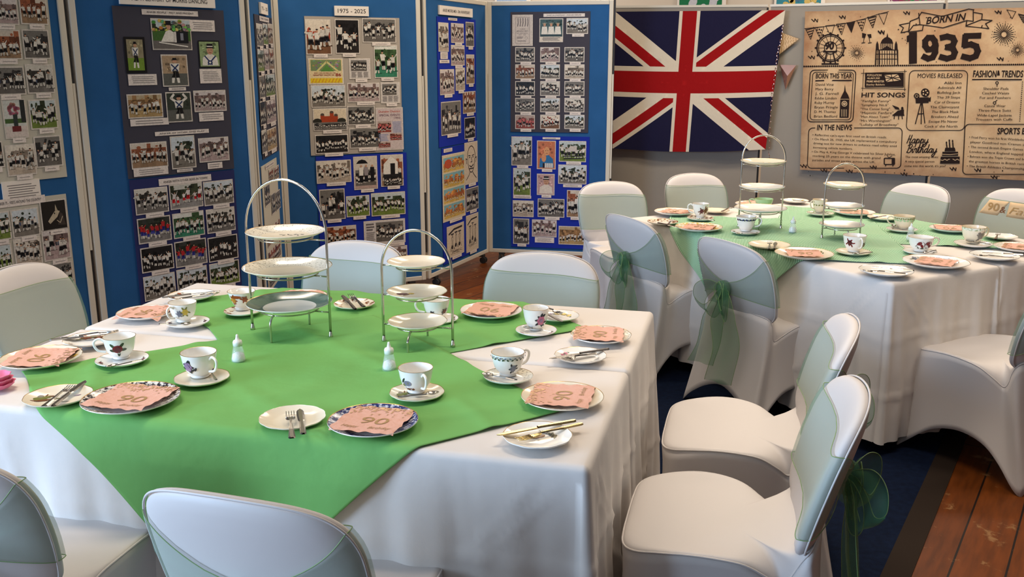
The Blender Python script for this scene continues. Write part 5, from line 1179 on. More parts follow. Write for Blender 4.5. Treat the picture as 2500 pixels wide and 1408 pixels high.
def napkin(pl, a, b, label, size=0.163, centre=None):
    """paper napkin on a plate; a->b (photo spots) is the direction its print runs"""
    pa, pb = on(*a, Z0+.02), on(*b, Z0+.02); d = (pb-pa).xy.normalized(); rz = math.atan2(d.y, d.x)
    R = pl['_r']; zt = plate_h(R, R*.95)+.002; s = size/2; rnd = random.Random(int(a[0]))
    f1, f2 = rnd.uniform(0, 6), rnd.uniform(0, 6)
    def surf(x, y):
        r = math.hypot(x, y); u, v = x/s, y/s
        z = zt + .0015*math.sin(3*u+f1)*abs(u) + .0015*math.sin(3*v+f2) - .004*max(0, 1-(r/(R*.75))**2)
        if r > R*.97: z -= (r-R*.97)*.35
        ed = max(abs(u), abs(v)); z += .0012*math.sin(14*(u+v)+f1)*max(0, ed-.8)*5
        return z
    mb = MB(); ph = rnd.uniform(0, 6)
    def g(a_, b_):
        x, y = (a_*2-1)*s, (b_*2-1)*s
        if b_ in (0, 1): y += .0022*math.sin(a_*19+ph)
        if a_ in (0, 1): x += .0022*math.sin(b_*17+ph)
        return (x, y, surf(x, y))
    mb.grid(g, 22, 22, 'napkin')
    P = lambda x, y: (x, y, surf(x, y)+.0009)
    put_text(mb, '90', P, -s*.36, s*.5, -s*.32, s*.56, 'napkin_print', -0.03 if False else 0.0)
    put_text(mb, 'Happy', P, -s*.72, -s*.2, -s*.72, s*.17, 'napkin_print', 0, .3); put_text(mb, 'Birthday', P, s*.1, s*.8, -s*.72, s*.17, 'napkin_print', 0, .3)
    for k in range(90):
        x = rnd.uniform(-.95, .95)*s; y = s*(.97 - abs(rnd.gauss(0, .22)))
        if y < -s*.2: continue
        q = rnd.uniform(.0012, .0026); l = q*rnd.uniform(1, 2.2); mb.face([P(x-q, y-l), P(x+q, y-l), P(x+q, y+l), P(x-q, y+l)], 'glitter')
    loc = pl.location
    if centre: cpt = on(*centre, Z0+.02); loc = Vector((cpt.x, cpt.y, pl.location.z))
    o = mb.build('paper_napkin', loc=(loc[0], loc[1], pl.location.z), rz=rz); tag(o, label, 'napkin', 'pink 90 birthday napkins'); return o
def cutlery(kind, a, b, z, label, m='steel', length=None):
    """a: where the handle's end shows, b: where the tip shows"""
    pa, pb = on(*a, z), on(*b, z); d = (pb-pa); Ln = d.length if not length else length; rz = math.atan2(d.y, d.x)
    t = thing('table_'+kind if kind != 'teaspoon' else 'teaspoon', label, kind if kind != 'teaspoon' else 'spoon', (pa.x, pa.y, z), rz, {'knife': 'knives on the tables', 'fork': 'forks on the tables', 'teaspoon': 'teaspoons on saucers'}[kind])
    def strip(mb, prof, th=.0018):                              # prof: (x, y half width, z)
        n = len(prof)
        for k in range(n-1):
            (x0, w0, z0), (x1, w1, z1) = prof[k], prof[k+1]
            A = [(x0, -w0, z0), (x1, -w1, z1), (x1, -w1*.5, z1+th), (x0, -w0*.5, z0+th)]; mb.face(A, m)
            mb.face([(x0, -w0*.5, z0+th), (x1, -w1*.5, z1+th), (x1, w1*.5, z1+th), (x0, w0*.5, z0+th)], m)
            mb.face([(x0, w0*.5, z0+th), (x1, w1*.5, z1+th), (x1, w1, z1), (x0, w0, z0)], m); mb.face([(x0, w0, z0), (x1, w1, z1), (x1, -w1, z1), (x0, -w0, z0)], m)
    mb = MB()
    if kind == 'knife':
        strip(mb, [(0, .004, 0), (Ln*.03, .0075, 0), (Ln*.25, .007, .0005), (Ln*.46, .0055, .001), (Ln*.49, .006, .001)], .004); mb.build('handle', t)
        mb = MB(); strip(mb, [(Ln*.49, .0055, .001), (Ln*.55, .008, .001), (Ln*.75, .0095, .001), (Ln*.9, .009, .001), (Ln*.97, .006, .001), (Ln, .0015, .001)], .0014); mb.build('blade', t)
    elif kind == 'fork':
        strip(mb, [(0, .006, 0), (Ln*.04, .0085, 0), (Ln*.3, .006, .0015), (Ln*.5, .0035, .004), (Ln*.64, .0035, .005)], .003); mb.build('handle', t)
        mb = MB(); strip(mb, [(Ln*.64, .0035, .005), (Ln*.68, .009, .003), (Ln*.74, .0115, .002), (Ln*.79, .0115, .002)], .0016)
        for q in (-.0093, -.0031, .0031, .0093): mb.tube([(Ln*.78, q, .0028), (Ln*.9, q, .003), (Ln, q, .0055)], [.0017, .0015, .0008], m, 6)
        mb.build('tines', t)
    else:
        strip(mb, [(0, .003, .003), (Ln*.05, .005, .003), (Ln*.3, .003, .004), (Ln*.68, .0018, .003)], .002); mb.build('handle', t)
        mb = MB(); R_ = Ln*.16
        mb.grid(lambda a_, b_: (Ln*.66+R_*(1+b_*math.cos(2*PI*a_))*1.0, R_*.62*b_*math.sin(2*PI*a_), .003+.006*(b_*b_)-.002), 20, 6, m, closeu=True); mb.build('bowl', t, solid=.001)
    return t
def cup(px, py, label, handle, petals, rim=None, R=.046, Hc=.066, foot=True, base='china', shape=1.0, wavy=0, zb=None, loc=None, inner=None):
    """px,py: the middle of the cup's foot; handle: compass angle; petals: (angle, height share, radius deg, height size, rot, material)"""
    z = Z0 + .006 if zb is None else zb
    out = [(.0005, .001, base), (R*.50, 0, base), (R*.52, .002, base), (R*.46, .006, base), (R*.62, .012, base), (R*.80, Hc*.36, base), (R*.90, Hc*.6, base), (R*.95, Hc*.82, rim or base), (R*1.0, Hc*.985, 'gold'), (R*1.0, Hc, 'gold'), (R*.965, Hc*.995, inner or base), (R*.9, Hc*.75, base), (R*.8, Hc*.45, base), (R*.5, .012, base), (.0005, .010, base)]
    if shape != 1.0: out = [(r*(1 if i < 4 or i > 12 else lerp(shape, 1, min(1, zz/Hc))), zz, m_) for i, (r, zz, m_) in enumerate(out)]
    rm = (lambda a, r: 1 + .03*abs(math.cos(a*wavy/2))*max(0, r/R-.6)) if wavy else None
    p = on(px, py, z); loc = loc or (p.x, p.y)
    t = thing('teacup', label, 'cup', (loc[0], loc[1], z), 0, 'china teacups')
    prof = [(zz, r) for r, zz, _ in out[3:10]]
    mb = MB(); mb.lathe(out, 48, rmod=rm)
    for pi_, (az, hh, ra, rh, rot, m_) in enumerate(petals):
        n = 10; ca, sa = math.cos(rot), math.sin(rot); pts = []
        for k in range(n):
            a = 2*PI*k/n; du = ra*math.cos(a)*ca - rh*math.sin(a)*sa; dv = ra*math.cos(a)*sa + rh*math.sin(a)*ca
            zz = Hc*hh + dv; r = interp(prof, zz) + .0006 + .00012*pi_; th = math.radians(az) + du/r; pts.append((r*math.cos(th), r*math.sin(th), zz))
        mb.face(pts, m_)
    mb.build('cup_body', t, auto=math.radians(60))
    a = math.radians(handle); mb = MB()
    pth = crom([(r*math.cos(a), r*math.sin(a), zz) for r, zz in ((R*.93, Hc*.80), (R*1.2, Hc*.92), (R*1.5, Hc*.82), (R*1.52, Hc*.6), (R*1.3, Hc*.38), (R*.86, Hc*.30))], 6)
    mb.tube(pth, .0036, base, 8); mb.build('handle', t)
    return t
def bunch(az, hh, col, leaf='glaze_dleaf', s=1.0, n=6):
    P = []; rr = random.Random(int(az*7+hh*100))
    for k in range(n):
        a = 2*PI*k/n+rr.uniform(-.35, .35); d = rr.uniform(.75, 1.35)
        P.append((az+13*s*d*math.cos(a), hh+.15*s*d*math.sin(a), .0062*s*rr.uniform(.8, 1.2), .0026*s, a+rr.uniform(-.5, .5), leaf))
    for k in range(6): a = 2*PI*k/6; P.append((az+5.5*s*math.cos(a), hh+.07*s*math.sin(a), .0058*s, .0048*s, a, col))
    P.append((az, hh, .005*s, .0045*s, 0, col)); return P
def band_petals(h, col, az0=-170, az1=10, step=16, s=.004): return [(a, h, s, s*.6, .5*(-1)**k, col) for k, a in enumerate(range(az0, az1, step))]
def saucer(px, py, label, R=.073, **k):
    return plate(px, py, R, label, 'saucer', 'saucers under the teacups', name='saucer', line=k.pop('line', 'gold'), **k)
FRONT = -90
# ---- nearer table: plates with napkins
p = plate(355, 762, .095, 'plate with pink napkin at the far left of the nearer table, behind a teacup', grp=GP); napkin(p, (340, 742), (292, 768), 'pink 90 napkin on the far left plate behind a teacup')
p = plate(100, 872, .112, 'cream fluted plate with pink napkin at the left edge', grp=GP, base='cream_china', wavy=26, decor=sprays('glaze_yellow', (20, 70), s=1.1)); napkin(p, (71, 847), (6, 890), 'pink 90 napkin on the fluted plate at the left edge', .17)
p = plate(320, 971, .121, 'plate with black patterned rim and pink napkin, front left', grp=GP, rim='rim_black'); napkin(p, (202, 984), (366, 999), 'pink 90 napkin on the black rimmed plate', .172)
p = plate(911, 1026, .109, 'blue willow rimmed plate with pink napkin at the front', grp=GP, rim='rim_blue'); napkin(p, (803, 1050), (957, 1066), 'pink 90 napkin on the blue willow plate', .162)
p = plate(1373, 967, .107, 'plain cream rimmed plate with pink napkin, front right', grp=GP, base='cream_china'); napkin(p, (1436, 995), (1456, 945), 'pink 90 napkin on the front right plate', .16, (1370, 962))
p = plate(1467, 817, .096, 'grey rimmed plate with pink napkin at the right end of the nearer table', grp=GP, rim='rim_floral', wavy=12); napkin(p, (1525, 834), (1528, 792), 'pink 90 napkin on the plate at the right table end', .155, (1462, 811))
p = plate(1199, 757, .108, 'plain china plate with pink napkin in front of the rear right chair', grp=GP); napkin(p, (1265, 740), (1158, 731), 'pink 90 napkin on the plate by the rear right chair', .16)
p = plate(733, 723, .098, 'cream plate with pink napkin seen behind the taller cake stand', grp=GP, base='cream_china', decor=sprays('glaze_olive', (250, 300))); napkin(p, (760, 716), (690, 716), 'pink 90 napkin seen behind the taller cake stand', .15)
# side plates
def sidep(px, py, R, label, **k): return plate(px, py, R, label, 'plate', GS, name='side_plate', **k)
sidep(468, 720, .085, 'side plate with knife and flower rim at the rear left table corner', decor=sprays('glaze_rust', (150, 200, 300)), wavy=10)
sidep(222, 827, .082, 'gold rimmed side plate with autumn fruit pattern, left', decor=sprays('glaze_rust', (30, 80, 130), leaf='glaze_olive', r=.55, s=2.2)+sprays('glaze_brown', (230,)), wavy=10)
sidep(142, 966, .084, 'cream side plate with a brown landscape scene, front left', base='cream_china', decor=scene_decor(), wavy=10)
sidep(714, 1019, .080, 'cream scalloped side plate with upright fork and knife, front centre', base='cream_china', wavy=12, line='cream_china')
sidep(1312, 1062, .081, 'side plate with brown rose pattern under gilt cutlery, front right', decor=[(-.1, .12, .22, .16, .3, 'glaze_maroon'), (.12, .18, .14, .1, .9, 'glaze_brown')]+sprays('glaze_dleaf', (20, 40, 60), r=.5, s=1.2), wavy=10)
sidep(1417, 867, .077, 'scalloped side plate with coloured flowers at the right table end', decor=sprays('glaze_pinkrose', (140, 160), r=.7)+sprays('glaze_grey', (300, 330), r=.7), wavy=16)
sidep(1362, 770, .073, 'side plate with yellow flowers behind the pink rose cup', decor=sprays('glaze_yellow', (30, 60, 90), r=.6, s=1.6)+sprays('glaze_lilac', (120,), r=.6))
sidep(865, 741, .073, 'brown patterned scalloped side plate between the cake stands', rim='rim_brown', base='cream_china', wavy=12)
ZC = Z0 + .0145
cutlery('knife', (396, 727), (538, 711), ZC, 'silver knife on the rear left side plate'); cutlery('fork', (440, 729), (535, 716), ZC-.002, 'silver fork on the rear left side plate')
cutlery('knife', (121, 831), (288, 815), ZC, 'silver knife on the autumn fruit side plate'); cutlery('fork', (150, 826), (290, 810), ZC, 'silver fork on the autumn fruit side plate')
cutlery('fork', (106, 992), (176, 944), ZC, 'silver fork on the landscape side plate'); cutlery('knife', (128, 992), (209, 930), ZC, 'silver knife on the landscape side plate')
cutlery('fork', (713, 1070), (707, 992), ZC, 'upright silver fork on the plain front side plate', length=.165); cutlery('knife', (741, 1060), (729, 983), ZC, 'upright silver knife on the plain front side plate', length=.165)
cutlery('knife', (1405, 1027), (1213, 1063), ZC+.002, 'gilt knife on the front right side plate', 'gold_steel'); cutlery('fork', (1421, 1034), (1262, 1077), ZC-.002, 'gilt fork on the front right side plate', 'gold_steel')
cutlery('knife', (1486, 852), (1341, 876), ZC+.002, 'silver knife on the scalloped right end side plate'); cutlery('fork', (1455, 862), (1375, 880), ZC-.003, 'silver fork on the scalloped right end side plate')
cutlery('knife', (1300, 748), (1374, 786), ZC, 'silver knife behind the pink rose cup'); cutlery('fork', (1316, 746), (1372, 768), ZC+.003, 'silver fork behind the pink rose cup')
cutlery('knife', (868, 755), (836, 721), ZC, 'silver knife on the brown patterned side plate'); cutlery('fork', (889, 749), (855, 720), ZC, 'silver fork on the brown patterned side plate')
# cups, saucers, teaspoons
saucer(594, 758, 'saucer with rust fruit border under the flared fruit cup', rim='rim_brown', R=.066); saucer(458, 785, 'saucer with red flowers under the yellow rose cup', decor=sprays('glaze_maroon', (20, 190)), R=.071)
saucer(298, 876, 'saucer with red rosebuds under the red rose cup', decor=sprays('glaze_red', (10, 210, 280)), R=.074); saucer(493, 921, 'plain pale saucer under the dark leaf cup', base='cream_china', wavy=8, R=.074)
saucer(1018, 957, 'saucer with landscape pattern under the landscape cup', base='cream_china', wavy=9, decor=scene_decor(), R=.072); saucer(1241, 917, 'saucer with small flower border under the blue flower cup', rim='rim_floral', R=.069)
saucer(1309, 805, 'saucer with pink roses under the pink rose cup', decor=sprays('glaze_pinkrose', (330, 210)), R=.067); saucer(1070, 777, 'saucer with brown leaves behind the smaller cake stand', decor=sprays('glaze_brown', (320, 350, 20)), R=.068)
cup(592, 754, 'flared teacup with rust fruit and gold, behind the taller cake stand', 130, bunch(-120, .62, 'glaze_orange', 'glaze_rust', 1.2)+bunch(-60, .66, 'glaze_rust', 'glaze_rust')+[(-100, .8, .02, .006, 0, 'glaze_rust')], shape=.72, R=.048)
cup(449, 783, 'white teacup with yellow rose and grey leaves, rear left', -115, bunch(-62, .6, 'glaze_yellow', 'glaze_olive', 1.1)+bunch(-88, .5, 'glaze_greyblue', 'glaze_greyblue', .8))
cup(296, 872, 'white teacup with one red rose, left', 195, [(-78+a, .54+h, .009, .0042, r_, 'glaze_leaf') for a, h, r_ in ((-19, .17, 2.4), (17, .2, .8), (24, -.02, .1), (-22, -.06, 3.0), (4, -.22, 1.4))]+[(-78, .56, .015, .012, .2, 'glaze_red'), (-84, .62, .009, .006, .5, 'glaze_red'), (-70, .6, .008, .007, 2.2, 'glaze_red'), (-78, .5, .011, .004, 0, 'glaze_maroon'), (-80, .6, .007, .004, .6, 'glaze_maroon'), (-72, .56, .004, .006, .3, 'glaze_maroon')], wavy=10)
cup(489, 917, 'white footed teacup with black leaves and lilac flower, front left', -35, bunch(-115, .55, 'glaze_lilac', 'glaze_dleaf', 1.35, 8)+[(-95, .42, .01, .003, .5, 'glaze_dleaf'), (-85, .46, .006, .003, 1.2, 'glaze_dleaf')], R=.049, Hc=.07)
cup(1016, 954, 'white teacup with brown landscape scene, front centre', -62, [(-120, .32, .018, .004, -.3, 'glaze_brown'), (-128, .45, .012, .005, .4, 'glaze_olive'), (-112, .22, .012, .004, 0, 'glaze_brown'), (-135, .6, .01, .003, .9, 'glaze_dleaf'), (-118, .5, .012, .008, 0, 'glaze_greyblue')], wavy=8)
cup(1240, 913, 'white teacup with grey blue flowers and patterned band, right', 35, bunch(-68, .42, 'glaze_greyblue', 'glaze_dleaf', 1.0)+band_petals(.82, 'glaze_leaf')+band_petals(.9, 'glaze_greyblue', -162, 20), R=.047)
cup(1308, 802, 'white teacup with one pink rose, in front of a rear side plate', 75, bunch(-65, .5, 'glaze_pinkrose', 'glaze_dleaf', 1.5, 8)+[(-65, .5, .006, .006, 0, 'glaze_lilac')], R=.043, Hc=.072)
cup(1066, 775, 'white teacup with dark leaves seen behind the smaller cake stand', 185, bunch(-110, .35, 'glaze_dleaf', 'glaze_dleaf', .8)+bunch(-45, .45, 'glaze_brown', 'glaze_dleaf', .8))
ZS = Z0 + .012
for a, b, l in (((388, 793), (455, 794), 'teaspoon on the saucer of the yellow rose cup'), ((350, 880), (290, 893), 'teaspoon on the saucer of the red rose cup'), ((528, 930), (512, 905), 'teaspoon on the saucer of the dark leaf cup'), ((972, 972), (1072, 962), 'teaspoon on the saucer of the landscape cup'), ((1262, 930), (1190, 918), 'teaspoon on the saucer of the blue flower cup'), ((1350, 812), (1268, 800), 'teaspoon on the saucer of the pink rose cup'), ((1017, 758), (1060, 790), 'teaspoon on the saucer behind the smaller cake stand')):
    cutlery('teaspoon', a, b, ZS, l, length=.11)
# salt shakers
def shaker(px, py, label):
    p = on(px, py, Z0); t = thing('salt_shaker', label, 'salt shaker', (p.x, p.y, Z0-.003), 0, 'glass salt shakers')
    mb = MB(); mb.lathe([(.0005, 0, 'glass'), (.019, 0, 'glass'), (.0215, .003, 'glass'), (.021, .012, 'glass'), (.016, .035, 'glass'), (.0125, .052, 'glass'), (.0105, .052, 'glass'), (.0145, .034, 'glass'), (.019, .012, 'glass'), (.019, .005, 'glass'), (.0005, .005, 'glass')], 28); mb.build('glass_body', t)
    mb = MB(); mb.lathe([(.0005, .0055, 'salt'), (.018, .0055, 'salt'), (.0185, .012, 'salt'), (.0158, .025, 'salt'), (.009, .0295, 'salt'), (.0005, .031, 'salt')], 24); mb.build('salt', t)
    mb = MB(); mb.lathe([(.0005, .05, 'cap'), (.0135, .05, 'cap'), (.0138, .061, 'cap'), (.012, .066, 'cap'), (.006, .069, 'cap'), (.004, .078, 'cap'), (.0035, .083, 'cap'), (.0005, .085, 'cap')], 24); mb.build('cap', t)
shaker(583, 881, 'glass salt shaker with white nozzle, left one on the nearer table'); shaker(951, 901, 'glass salt shaker with white nozzle, right one on the nearer table')
shaker(1935, 567, 'glass salt shaker on the striped cloth between the far cake stands'); shaker(2222, 585, 'glass salt shaker on the striped cloth behind the red rose teacup')
# cake stands
def stand(cx, cy, ang, half, top, levels, label, plates, footr):
    t = thing('cake_stand', label, 'cake stand', (cx, cy, Z0-.004), ang, 'silver three tier cake stands'); B_ = Z0-.004
    mb = MB(); rise = half*1.12; zs = top-B_-rise
    pts = [(-half, 0, 0), (-half, 0, zs*.5), (-half, 0, zs)] + [(half*math.cos(PI-PI*k/24), 0, zs+rise*math.sin(PI*k/24)) for k in range(1, 24)] + [(half, 0, zs), (half, 0, zs*.5), (half, 0, 0)]
    mb.tube(pts, .0042, 'silver', 10); mb.build('arch', t)
    for s_ in (-1, 1): mb = MB(); mb.lathe([(.0005, 0, 'silver'), (.008, 0, 'silver'), (.0075, .006, 'silver'), (.0045, .02, 'silver')], 12, (s_*half, 0, 0)); mb.build('foot', t)
    for (z, R, kw) in plates:
        rr = min(half*.82, R*.68); mb = MB(); zz = z-B_-.006
        mb.tube([(rr*math.cos(2*PI*k/40), rr*math.sin(2*PI*k/40), zz) for k in range(40)], .0026, 'silver', 7, closed=True)
        for s_ in (-1, 1): mb.tube([(s_*rr, 0, zz), (s_*half, 0, zz)], .0026, 'silver', 7)
        mb.build('ring', t)
    rr = min(half*.82, plates[-1][1]*.68); zz = plates[-1][0]-B_-.006
    for s_ in (-1, 1):
        mb = MB(); y = s_*footr; mb.tube(crom([(0, s_*rr, zz), (0, s_*(rr+.012), zz-.004), (0, y, zz-.022), (0, y, zz*.4), (0, y, 0)], 5), .0036, 'silver', 8); mb.build('leg', t)
    for z, R, kw in plates: plate(0, 0, R, zb=z-.003, loc=(cx, cy), name='cake_plate', cat='plate', grp='plates on the cake stands', **kw)
a1 = math.atan2(-.094, .275)
stand(-.716, 2.935, a1, .145, 1.246, None, 'tallest silver three tier cake stand, on the nearer table, left', [
 (1.068, .124, dict(label='top plate of the tallest near cake stand, small black flower sprays', base='cream_china', rim='rim_floral', decor=[(-.15+.09*k, .1+.05*(-1)**k, .06, .02, k, 'glaze_dleaf') for k in range(7)])), (.952, .141, dict(label='middle plate of the tallest near cake stand, leafy rim', rim='rim_floral', base='cream_china')), (.836, .136, dict(label='bottom plate of the tallest near cake stand, wide grey green rim', rim='rim_green'))], .115)
a2 = math.atan2(-.052, .221)
stand(-.293, 2.817, a2, .113, 1.107, None, 'smaller silver three tier cake stand on the nearer table, right', [
 (1.0, .089, dict(label='top plate of the smaller near cake stand, plain cream', base='cream_china')), (.906, .093, dict(label='middle plate of the smaller near cake stand, brown flower at one side', base='cream_china', wavy=10, decor=[(-.5, .05, .2, .1, .3, 'glaze_maroon'), (-.35, -.05, .14, .05, .8, 'glaze_brown'), (-.2, .1, .1, .08, 0, 'glaze_yellow')])), (.811, .092, dict(label='bottom plate of the smaller near cake stand, plain scalloped', base='cream_china', wavy=10))], .095)
stand(1.303, 4.898, -.29, .108, 1.231, None, 'taller silver three tier cake stand on the striped cloth', [
 (1.086, .116, dict(label='top plate of the taller far cake stand, orange centre', base='cream_china', well='rim_yellow')), (.954, .118, dict(label='middle plate of the taller far cake stand, white scalloped', wavy=10)), (.838, .136, dict(label='bottom plate of the taller far cake stand, wide wavy white', wavy=8))], .09)
stand(1.63, 4.60, .05, .096, 1.117, None, 'shorter silver three tier cake stand on the striped cloth', [
 (1.005, .102, dict(label='top plate of the shorter far cake stand, gold tinted', base='cream_china', well='rim_yellow')), (.902, .1, dict(label='middle silver dish of the shorter far cake stand', base='silver_dish', line='silver_dish')), (.806, .108, dict(label='bottom silver dish of the shorter far cake stand', base='silver_dish', line='silver_dish', wavy=6))], .08)
# ---- farther table
def fp(px, py, R, a, b, lab, nl, size=.15, **k): p_ = plate(px, py, R, lab, grp=GP, **k); napkin(p_, a, b, nl, size)
fp(1648, 516, .118, (1665, 508), (1625, 520), 'plate with pink napkin at the left corner of the farther table', 'pink 90 napkin at the left corner of the farther table')
fp(1706, 554, .122, (1680, 562), (1735, 566), 'yellow flower rimmed plate with pink napkin on the striped cloth', 'pink 90 napkin on the yellow rimmed plate', rim='rim_yellow')
fp(1963, 618, .128, (1925, 626), (1998, 628), 'cream plate with pink napkin on the striped cloth, behind the right chair', 'pink 90 napkin on the cream plate behind the right bow chair', base='cream_china', decor=sprays('glaze_olive', (30, 60)))
fp(2285, 638, .135, (2330, 648), (2350, 632), 'plate with blue flecked rim and pink napkin by the near corner of the farther table', 'pink 90 napkin by the near corner of the farther table', wavy=10, decor=sprays('glaze_greyblue', (20, 40, 60, 120)))
fp(2322, 557, .105, (2350, 550), (2300, 548), 'plate with pink napkin in front of the 90 garland chair', 'pink 90 napkin in front of the 90 garland chair')
fp(2085, 517, .115, (2115, 510), (2065, 508), 'plate with pink napkin behind the shorter far cake stand', 'pink 90 napkin behind the shorter far cake stand')
fp(1838, 497, .105, (1860, 490), (1810, 498), 'plate with pink napkin behind the mint cup and far cake stand', 'pink 90 napkin behind the mint cup')
fp(2492, 603, .115, (2510, 610), (2520, 595), 'flower edged plate with pink napkin at the right edge of the picture', 'pink 90 napkin at the right edge of the picture', rim='rim_floral', wavy=10)
sidep(1618, 541, .083, 'side plate with fork behind the left bow chair', rim='rim_brown'); sidep(1748, 513, .078, 'side plate behind the brown flower cup at the far left', base='cream_china'); sidep(1942, 489, .08, 'side plate at the far end under the 1935 banner', decor=sprays('glaze_yellow', (30, 90)))
sidep(1878, 597, .097, 'oblong looking cream side plate with fork on the striped cloth', base='cream_china'); sidep(2163, 660, .107, 'white side plate with crossed cutlery at the near corner of the farther table', line='silver'); sidep(2158, 530, .088, 'side plate with knife behind the lace patterned cup', base='cream_china')
sidep(2442, 576, .08, 'side plate with fork beside the 90 garland chair', line='silver'); sidep(2428, 623, .103, 'white side plate with cutlery at the right edge of the farther table', line='silver')
for k_, a, b, l in (('fork', (1628, 550), (1648, 534), 'fork behind the left bow chair'), ('knife', (1606, 544), (1632, 550), 'knife behind the left bow chair'), ('fork', (1762, 516), (1785, 508), 'fork behind the brown flower cup'), ('knife', (1905, 486), (1966, 492), 'knife at the far end of the farther table'),
 ('fork', (1878, 608), (1880, 586), 'fork on the oblong looking side plate'), ('knife', (1890, 608), (1894, 590), 'knife on the oblong looking side plate'), ('knife', (2232, 661), (2108, 650), 'knife at the near corner of the farther table'), ('fork', (2215, 668), (2105, 662), 'fork at the near corner of the farther table'),
 ('knife', (2122, 534), (2188, 522), 'knife behind the lace patterned cup'), ('fork', (2430, 584), (2440, 566), 'fork beside the 90 garland chair'), ('knife', (2500, 622), (2380, 616), 'knife at the right edge of the farther table'), ('fork', (2480, 630), (2385, 624), 'fork at the right edge of the farther table')):
    cutlery(k_, a, b, ZC+.002, l, length=.17)
saucer(1710, 532, 'saucer under the brown flower cup', rim='rim_brown'); saucer(1820, 565, 'saucer under the cup with blue band', decor=sprays('glaze_brown', (340, 160)), wavy=8); saucer(2083, 614, 'saucer under the dark red flower cup', base='cream_china', R=.077)
saucer(2246, 613, 'saucer under the red roses cup', wavy=9, decor=sprays('glaze_olive', (330, 200))); saucer(2376, 594, 'saucer under the grey flower cup', R=.085); saucer(2202, 559, 'saucer under the lace patterned cup', R=.076); saucer(2003, 520, 'saucer under the tall pale cup', rim='rim_lace', R=.075); saucer(1868, 508, 'mint saucer under the mint cup', base='glaze_mint', R=.07)
cup(1710, 530, 'teacup with brown flowers near the left corner of the striped cloth', 165, bunch(-60, .55, 'glaze_brown', 'glaze_rust', 1.3)+bunch(-95, .5, 'glaze_maroon', 'glaze_brown', 1.1), Hc=.078)
cup(1820, 563, 'white teacup with blue flower band below its rim', -15, band_petals(.8, 'glaze_navy', -165, 0, 22, .007)+band_petals(.78, 'glaze_leaf', -155, 0, 22, .005), Hc=.076, R=.05)
cup(2084, 613, 'teacup with dark red flowers on the striped cloth, handle to the camera', -85, bunch(-135, .6, 'glaze_maroon', 'glaze_red', 1.2)+bunch(-45, .45, 'glaze_brown', 'glaze_dleaf', .9), Hc=.076, R=.052)
cup(2246, 612, 'flared teacup with large red roses', 5, [(-95, .3, .014, .005, .2, 'glaze_leaf'), (-132, .35, .01, .004, 2.4, 'glaze_leaf'), (-112, .52, .019, .017, .3, 'glaze_maroon'), (-72, .54, .019, .018, .3, 'glaze_maroon'), (-118, .62, .011, .008, .5, 'glaze_red'), (-76, .64, .011, .008, .4, 'glaze_red'), (-106, .45, .009, .006, 2.2, 'glaze_red'), (-66, .46, .009, .006, 2.2, 'glaze_red')], R=.056, Hc=.066, wavy=10)
cup(2374, 592, 'white teacup with grey flowers in front of the 90 garland chair', 15, bunch(-75, .5, 'glaze_grey', 'glaze_grey', 1.5, 8), rim='rim_lace', R=.055, Hc=.078, base='cream_china')
cup(2205, 557, 'cream teacup with green lace edge', 170, band_petals(.85, 'glaze_olive', -175, 5, 12, .005)+band_petals(.7, 'glaze_mint', -170, 5, 20, .008), R=.053, base='cream_china')
cup(2000, 518, 'tall pale teacup seen through the shorter far cake stand', 200, band_petals(.6, 'glaze_olive', -160, 0, 24, .006), R=.042, Hc=.075, base='cream_china')
cup(1864, 505, 'mint green teacup behind the taller far cake stand', 170, [], R=.055, Hc=.05, base='glaze_mint')
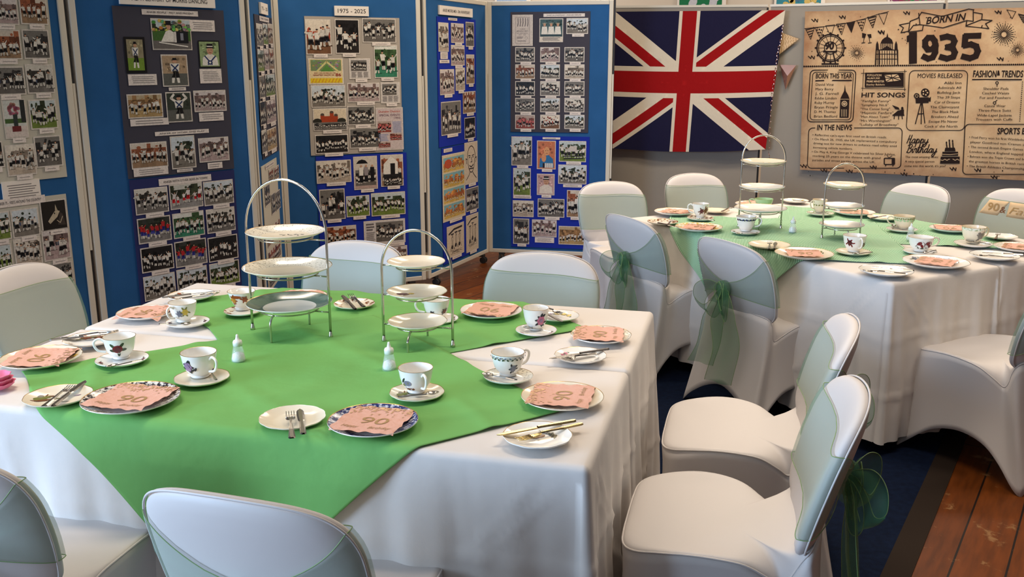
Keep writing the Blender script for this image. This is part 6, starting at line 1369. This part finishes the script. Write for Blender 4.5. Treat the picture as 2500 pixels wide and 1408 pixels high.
for a, b, l in (((1745, 540), (1700, 535), 'teaspoon by the brown flower cup'), ((2130, 617), (2085, 622), 'teaspoon by the dark red flower cup'), ((2285, 612), (2240, 624), 'teaspoon by the red roses cup'), ((1852, 572), (1815, 572), 'teaspoon by the blue band cup'), ((2418, 598), (2350, 588), 'teaspoon by the grey flower cup'), ((2180, 560), (2183, 548), 'teaspoon by the lace patterned cup')):
    cutlery('teaspoon', a, b, ZS+.002, l, length=.12)
# pink paper flower at the left edge
p = on(-8, 945, Z0); mb = MB()
for k in range(3): mb.lathe([(.001, .004+.011*k, 'pink'), (.03, .004+.011*k, 'pink'), (.044-.004*k, .016+.011*k, 'pink'), (.046-.004*k, .018+.011*k, 'pink')], 36, rmod=lambda a, r: 1+.06*math.cos(9*a)*(r/.046))
tag(mb.build('paper_flower', loc=(p.x, p.y, Z0-.004), solid=.002), 'pink paper flower on the white cloth at the left edge', 'decoration')
# paper garland over the chair at the right edge
A3, B3 = on(2420, 486, .80), on(2392, 521, .745)
d3 = (y2*0 + e2*-1.0); d3 = Vector((d3.x, d3.y, 0)).normalized(); up = Vector((A3.x-B3.x, A3.y-B3.y, A3.z-B3.z))
g = thing('paper_garland', 'gold lettered paper garland reading 90 on the chair at the right edge', 'garland', A3)
nrm3 = Vector((-y2.x, -y2.y, 0)).normalized()
dn = Vector((0, 0, -.085)) + nrm3*.022
def gp(u, v): return d3*u + dn*v + nrm3*(.012+.004*math.sin(u*40))
mb = MB(); mb.grid(lambda a, b: gp(-.05*b+lerp(0, .125, a)+.0*b, b), 8, 4, 'kraft'); o_ = mb.build('letter_card', g, solid=.001)
mb = MB(); put_text(mb, '90', lambda x, y: gp(x, 1-y)+nrm3*.002, .0, .075, .3, .5, 'napkin_print', .02); put_text(mb, '&', lambda x, y: gp(x, 1-y)+nrm3*.002, .082, .118, .22, .42, 'glaze_brown', .02); mb.build('lettering', o_, smooth=False)
mb = MB(); mb.grid(lambda a, b: gp(lerp(.128, .33, a), b), 8, 4, 'kraft'); o_ = mb.build('letter_card', g, solid=.001)
mb = MB(); put_text(mb, 'Fab', lambda x, y: gp(x, 1-y)+nrm3*.002, .14, .28, .25, .45, 'napkin_print', .0, .3); mb.build('lettering', o_, smooth=False)
